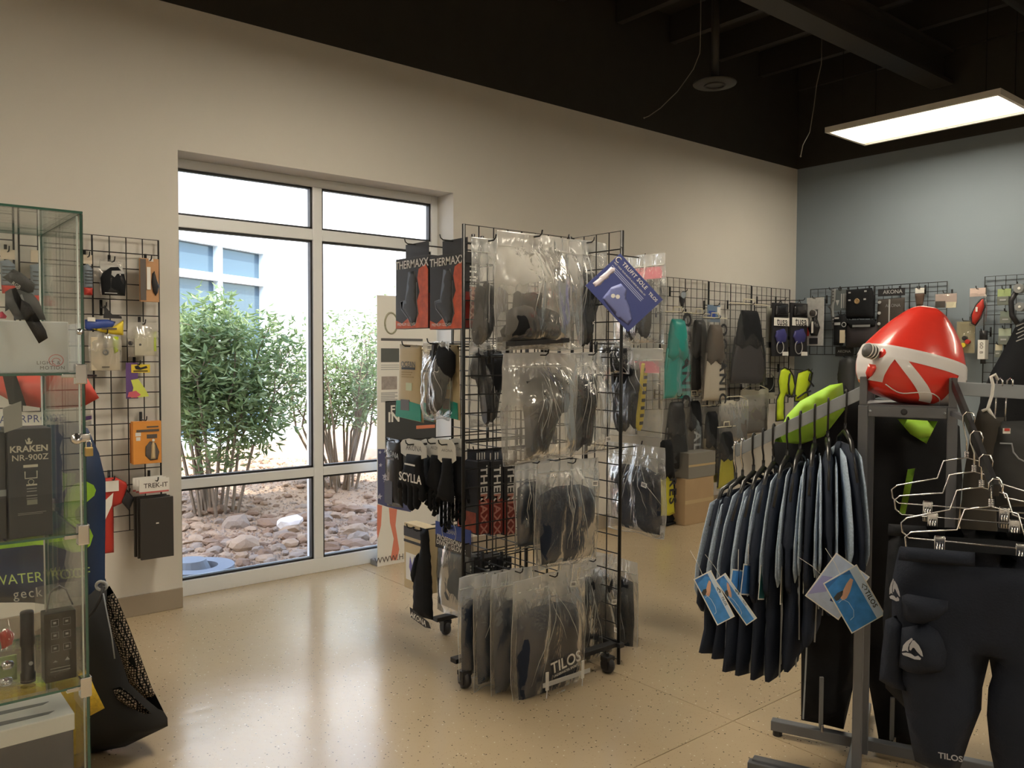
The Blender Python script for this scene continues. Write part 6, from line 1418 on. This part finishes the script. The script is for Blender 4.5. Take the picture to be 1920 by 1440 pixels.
for k, (x, y, dz) in enumerate(((1384, 1068, .07), (1403, 1058, .09), (1432, 1060, .10), (1468, 1062, .11), (1506, 1055, .09))):
    P = atd(x, y, 2.44); t = thing('hang_tag', 'hang tag seen edge on among the neoprene jackets, ' + ('first', 'second', 'third', 'fourth', 'fifth')[k] + ' from the arm end', 'tag', P, RG @ Matrix.Rotation(-.30 + .12 * k, 3, 'Z'), 'printed hang tags')
    MB().box((-.035, -.0006, -dz), (.035, .0006, 0)).xf(Ry(.25)).build('card', WHITE, t); MB().box((-.031, -.0012, -dz + .004), (.031, -.0006, -.004)).xf(Ry(.25)).build('print', (TB, TD, pm('sea_green_print', (.03, .16, .18), .4), pm('grey_photo_print', (.30, .32, .28), .5), TPALE)[k], t)
    MB().tube([(0, 0, -.004), (.004, .002, .06)], .0008, 4).build('string', WHITE, t)
# ------------------------------------------------------------------ long wetsuits behind, lime and black
nC = V((sin(YAW), cos(YAW), 0))
def traced(name, lab, cat, p0, group=None): return thing(name, lab, cat, p0, RB, group)
pw_ = u1 + U * .10 + Vd * .42; pw_.z = ZT - .05
ws = traced('wetsuit', 'long black wetsuit with lime shoulders hanging behind the rack uprights', 'wetsuit', pw_)
f = lambda L: mpx(L, pw_, RB, nC)
MB().pillow(f([(1447, 842), (1472, 782), (1500, 752), (1556, 722), (1585, 722), (1600, 745), (1690, 752), (1760, 765), (1800, 800), (1805, 900), (1780, 1100), (1752, 1290), (1716, 1398), (1648, 1390), (1625, 1260), (1612, 1190), (1600, 1290), (1582, 1368), (1502, 1350), (1502, 1200), (1478, 1050), (1458, 950)]), .05, R=.10, step=.06, wr=.012).build('body', BLACK, ws, True)
fd = lambda L, d: mpx(L, pw_, RB, nC, d)
MB().pillow(fd([(1452, 828), (1476, 778), (1500, 752), (1556, 722), (1580, 718), (1584, 768), (1545, 818), (1502, 833)], -.055), .012, R=.03, step=.03, y=-.055).build('lime_shoulder', LIME, ws, True)
MB().pillow(fd([(1682, 785), (1758, 790), (1737, 832), (1707, 814)], -.066), .006, R=.03, step=.03, y=-.066).build('lime_chest', LIME, ws, True)
MB().pillow(fd([(1702, 880), (1716, 878), (1697, 966), (1686, 963)], -.066), .006, R=.03, step=.03, y=-.066).build('lime_stripe', LIME, ws, True)
for L in ([(1541, 1270), (1541, 1365)], [(1674, 1308), (1676, 1388)]):
    q = fd(L, -.056); MB().box((q[0][0] - .006, -.058, q[1][1]), (q[0][0] + .006, -.05, q[0][1])).build('leg_zip', GREY, ws); MB().bbox((q[1][0] - .004, -.064, q[1][1] - .012), (q[1][0] + .004, -.057, q[1][1] + .014), .002).build('zip_pull', CHROME, ws)
q = fd([(1511, 1205), (1506, 1348)], -.03); MB().tube([(q[0][0], -.04, q[0][1]), (q[1][0], -.03, q[1][1])], .003, 4).build('piping', PIPING, ws)
m = MB(); hk = f([(1650, 745)])[0]; m.tube([(hk[0], 0, hk[1]), (hk[0], 0, hk[1] + .06), (hk[0] + .01, 0, hk[1] + .09)], .004, 6); m.tube([(hk[0] - .16, 0, hk[1] - .03), (hk[0], 0, hk[1] + .01), (hk[0] + .16, 0, hk[1] - .03)], .01, 6); m.build('hanger', HB, ws, True)
# ------------------------------------------------------------------ wire hangers and trousers on the arm towards the viewer
hangs = [((1812, 858), (1672, 918), 0), ((1826, 884), (1677, 938), 1), ((1840, 913), (1690, 980), 2), ((1858, 949), (1697, 1007), 3)]
PL = {}
for (hp, ep, k) in hangs:
    P = onP(hp[0], hp[1], FB, nV) if False else None
    fr = (.42, .60, .80, .985)[k]
    A_ = FA.lerp(FB, fr); dep = (A_ - CO).dot(CF)
    T0 = onP(hp[0], hp[1], A_, Vd)          # twist point, in the hanger's own plane
    t = thing('wire_hanger', 'chrome wire clip hanger on the near sloping arm, ' + ('innermost of four', 'second of four', 'third of four', 'outermost, in front')[k], 'hanger', T0, RK, 'chrome clip hangers')
    e = RK.transposed() @ (onP(ep[0], ep[1], A_, Vd) - T0); W_ = -e.x
    drop = e.z
    half = [(0, 0), (.30 * W_, -.012), (.38 * W_, -.058), (.93 * W_, drop + .012), (1.0 * W_, drop), (.985 * W_, drop - .022), (.90 * W_, drop - .034)]
    path = [(-x, 0, z) for x, z in half[::-1]] + [(x, 0, z) for x, z in half[1:]]
    MB().tube(path, .0021, 6, True).build('wire', CHROME, t, True)
    a = RK.transposed() @ (A_ - T0)
    m = MB(); m.tube([(0, 0, -.002), (0, 0, .045), (a.x - .012, a.y, a.z - .006), (a.x - .012, a.y, a.z + .012), (a.x - .004, a.y, a.z + .021), (a.x + .008, a.y, a.z + .02), (a.x + .014, a.y, a.z + .006), (a.x + .012, a.y, a.z - .008)], .0022, 6); m.build('hook', CHROME, t, True)
    m = MB()
    for j in range(4): m.tube([(.005 * cos(b * pi / 4), .005 * sin(b * pi / 4), .002 + j * .004) for b in range(8)], .0013, 4, True)
    m.build('wire_twist', CHROME, t, True)
    zb = drop - .034
    for s in (-1, 1):
        c = s * .50 * W_; m = MB()
        m.tube([(c, 0, zb)], .002) if False else None
        m.bbox((c - .011, -.007, zb - .042), (c + .011, -.003, zb + .010), .002); m.bbox((c - .011, .003, zb - .042), (c + .011, .007, zb + .010), .002)
        m.tube([(c - .012, 0, zb + .002), (c + .012, 0, zb + .002)], .006, 8)
        for j in range(3): m.box((c - .007 + j * .0055, -.009, zb - .040), (c - .004 + j * .0055, -.006, zb - .004))
        m.build('clip', CHROME, t, True)
    PL[k] = (T0, W_, zb)
def trousers(k, lab, mat, half, dy, name='trousers', y_off=.0):
    T0 = PL[k][0]
    t = thing(name, lab, 'trousers', T0, RK)
    g = lambda L, d=0.: [((RK.transposed() @ (onP(x, y, T0 + Vd * d, Vd) - T0)).x, (RK.transposed() @ (onP(x, y, T0 + Vd * d, Vd) - T0)).z) for x, y in L]
    return t, g
CARGO = pm('slate_softshell', (.016, .020, .032), .85, spec=.2, var=.25, vscale=16, bump=.2, bscale=200)
t, g = trousers(3, 'dark slate cargo trousers with silver triangle emblem clipped to the outermost hanger', CARGO, None, 0, 'cargo_trousers')
LEG = [(1686, 1026), (1770, 1034), (1858, 1042), (1950, 1050), (2030, 1056), (2048, 1100), (2066, 1180), (2072, 1290), (2040, 1340), (2035, 1470), (1872, 1480), (1856, 1400), (1850, 1340), (1853, 1290), (1862, 1262), (1868, 1240), (1856, 1232), (1842, 1290), (1840, 1330), (1818, 1385), (1800, 1440), (1766, 1450), (1716, 1427), (1709, 1398), (1698, 1338), (1690, 1292), (1676, 1284), (1672, 1160), (1672, 1090), (1680, 1050)]
MB().pillow(g(LEG), .045, R=.055, step=.035, wr=.014, ws=8).build('body', CARGO, t, True)
MB().pillow(g([(1688, 1024), (1770, 1031), (1858, 1038), (2030, 1052), (2032, 1072), (1858, 1064), (1770, 1060), (1684, 1050)], -.045), .022, R=.02, step=.03, y=-.045).build('waistband', CARGO, t, True)
PK = [(1690, 1182), (1712, 1178), (1740, 1176), (1758, 1188), (1768, 1205), (1775, 1230), (1773, 1255), (1764, 1266), (1730, 1270), (1700, 1266), (1684, 1256)]
MB().pillow(g(PK, -.07), .035, R=.035, step=.018, y=-.05, wr=.008).build('cargo_pocket', CARGO, t, True)
MB().pillow(g([(1690, 1120), (1700, 1116), (1778, 1130), (1777, 1148), (1758, 1164), (1730, 1174), (1705, 1170), (1693, 1160)], -.075), .022, R=.02, step=.015, y=-.062, wr=.006).build('pocket_flap', CARGO, t, True)
MB().pillow(g([(1660, 1162), (1690, 1150), (1700, 1200), (1692, 1262), (1700, 1296), (1672, 1290), (1648, 1276), (1652, 1230)], -.02), .035, R=.03, step=.02, y=-.02, wr=.006).build('side_pocket', CARGO, t, True)
EMB_ = pm('silver_emblem', (.36, .37, .42), .45)
def emblem(cx, cy, s, d, par, g, squash=1., ang=0.):
    """three sweeping strokes forming a rounded triangle"""
    shapes = [[(-1.05, -0.21), (-0.94, 0.35), (-0.61, 0.74), (-0.1, 1.1), (0.03, 0.97), (-0.32, 0.52), (-0.45, 0.1), (-0.42, -0.26), (-0.65, -0.13)], [(0.0, 0.87), (0.19, 0.84), (0.61, 0.39), (0.94, -0.26), (1.03, -0.74), (0.84, -0.65), (0.45, -0.26), (0.19, 0.1), (0.03, 0.16), (-0.16, -0.13), (-0.32, -0.06), (-0.29, 0.35)], [(-1.06, -0.39), (-0.61, -0.35), (-0.16, -0.45), (0.23, -0.74), (0.55, -0.65), (0.84, -0.9), (0.77, -1.06), (0.19, -1.0), (-0.45, -0.74), (-0.94, -0.58)]]
    for sh in shapes:
        L = [(cx + s * squash * (x * cos(ang) - z * sin(ang)), cy - s * (x * sin(ang) + z * cos(ang))) for x, z in sh]
        MB().prism(g(L, d), d - .001, d).build('emblem', EMB_, par)
emblem(1711, 1217, 19, -.090, t, g); emblem(1677, 1107, 21, -.052, t, g, .45, .15)
a = g([(1782, 1420)], -.052)[0]; ftext('TILOS', .018, EMB_, t, a[0], -.053, a[1], -.03, bold=.02)
t, g = trousers(1, 'plain black trousers clipped behind the cargo trousers', BLACK, None, 0, 'trousers')
MB().pillow(g([(1668, 985), (1760, 990), (1826, 996), (1990, 1010), (2010, 1100), (2010, 1380), (1880, 1390), (1846, 1180), (1836, 1330), (1822, 1345), (1700, 1330), (1660, 1290), (1655, 1160)]), .035, R=.05, step=.04, wr=.012).build('body', BLACK, t, True)
MB().pillow(g([(1666, 982), (1760, 988), (1990, 1006), (1990, 1026), (1826, 1014), (1664, 1004)], -.02), .02, R=.02, step=.03, y=-.02).build('waistband', BLACK, t, True)
# ------------------------------------------------------------------ clothes on the straight arm and beyond
pj = atd(1890, 800, 3.0)
j = traced('jacket', 'large black jacket with pale cuff stitching at the right edge of the picture', 'jacket', pj)
fj = lambda L, d=0.: mpx(L, pj, RB, nC, d)
MB().pillow(fj([(1990, 590), (1925, 592), (1903, 615), (1880, 660), (1860, 695), (1838, 755), (1818, 840), (1826, 890), (1840, 1200), (2010, 1200)]), .09, R=.12, step=.06, wr=.012).build('body', BLACK, j, True)
for k in range(5): q = fj([(1906 + 3 * (k % 2), 612 + 7 * k), (1919, 606 + 7 * k)], -.09); MB().tube([(q[0][0], -.088, q[0][1]), (q[1][0], -.092, q[1][1])], .002, 4).build('stitching', LGREY, j)
pt = alongU(u2, 1852, 760)
j2 = traced('trousers', 'faded black trousers on a white plastic hanger on the straight arm', 'trousers', pt)
f2 = lambda L, d=0.: mpx(L, pt, RB, nC, d)
MB().pillow(f2([(1834, 770), (1848, 766), (1868, 782), (1885, 782), (1876, 830), (1862, 900), (1870, 1010), (1800, 1010), (1806, 900), (1820, 820)]), .03, R=.03, step=.025, wr=.01).build('body', pm('rusty_black', (.035, .030, .024), .8), j2, True)
WPL = pm('white_plastic', (.74, .73, .70), .4)
q = f2([(1838, 770), (1848, 766), (1856, 740), (1858, 722), (1854, 706), (1862, 702), (1867, 712)])
MB().tube([(x, -.01, z) for x, z in q], .0045, 7).build('hanger', WPL, j2, True)
q = f2([(1848, 766), (1862, 790)]); MB().tube([(x, -.01, z) for x, z in q], .006, 6).build('hanger_arm', WPL, j2, True)
pg = alongU(u2, 1900, 770)
j3 = traced('vest', 'dark grey vest with small red and white badge at the right edge', 'vest', pg)
f3 = lambda L, d=0.: mpx(L, pg, RB, nC, d)
MB().pillow(f3([(1868, 800), (1880, 790), (1940, 788), (1970, 800), (1970, 950), (1868, 950), (1862, 860)]), .04, R=.05, step=.04, wr=.008).build('body', pm('graphite_cloth', (.04, .042, .045), .7), j3, True)
q = f3([(1881, 803), (1894, 813)], -.046); MB().box((q[0][0], -.047, q[1][1]), (q[1][0], -.044, q[0][1])).build('badge', WHITE, j3); MB().box((q[0][0] + .003, -.049, (q[0][1] + q[1][1]) / 2), (q[1][0] - .003, -.047, q[0][1])).build('red_badge', REDC, j3)
q = f3([(1875, 831), (1897, 832), (1900, 848), (1910, 860), (1922, 866)], -.046); MB().tube([(x, -.046, z) for x, z in q], .0022, 5).build('seam_piping', PIPING, j3, True)
for k, (x, y0, y1) in enumerate(((1873, 713, 790), (1892, 713, 790))):
    P = alongU(u2, x, 718); t = thing('wire_hanger', 'chrome hanger hook on the straight arm, ' + ('beside the white hanger', 'nearest the right edge')[k], 'hanger', P, RK, 'chrome hooks on the straight arm')
    dz = (y1 - y0) * .00145
    MB().tube([(.008, -.01, -.008), (.008, -.013, .006), (.004, 0, .014), (-.004, .012, .006), (-.004, .013, -.03), (-.006, 0, -.05), (-.008, 0, -dz)], .0022, 6).build('hook', CHROME, t, True)
    MB().tube([(-.06, .0, -dz - .014), (-.008, 0, -dz), (.05, 0, -dz - .012)], .0022, 6).build('wire', CHROME, t, True)
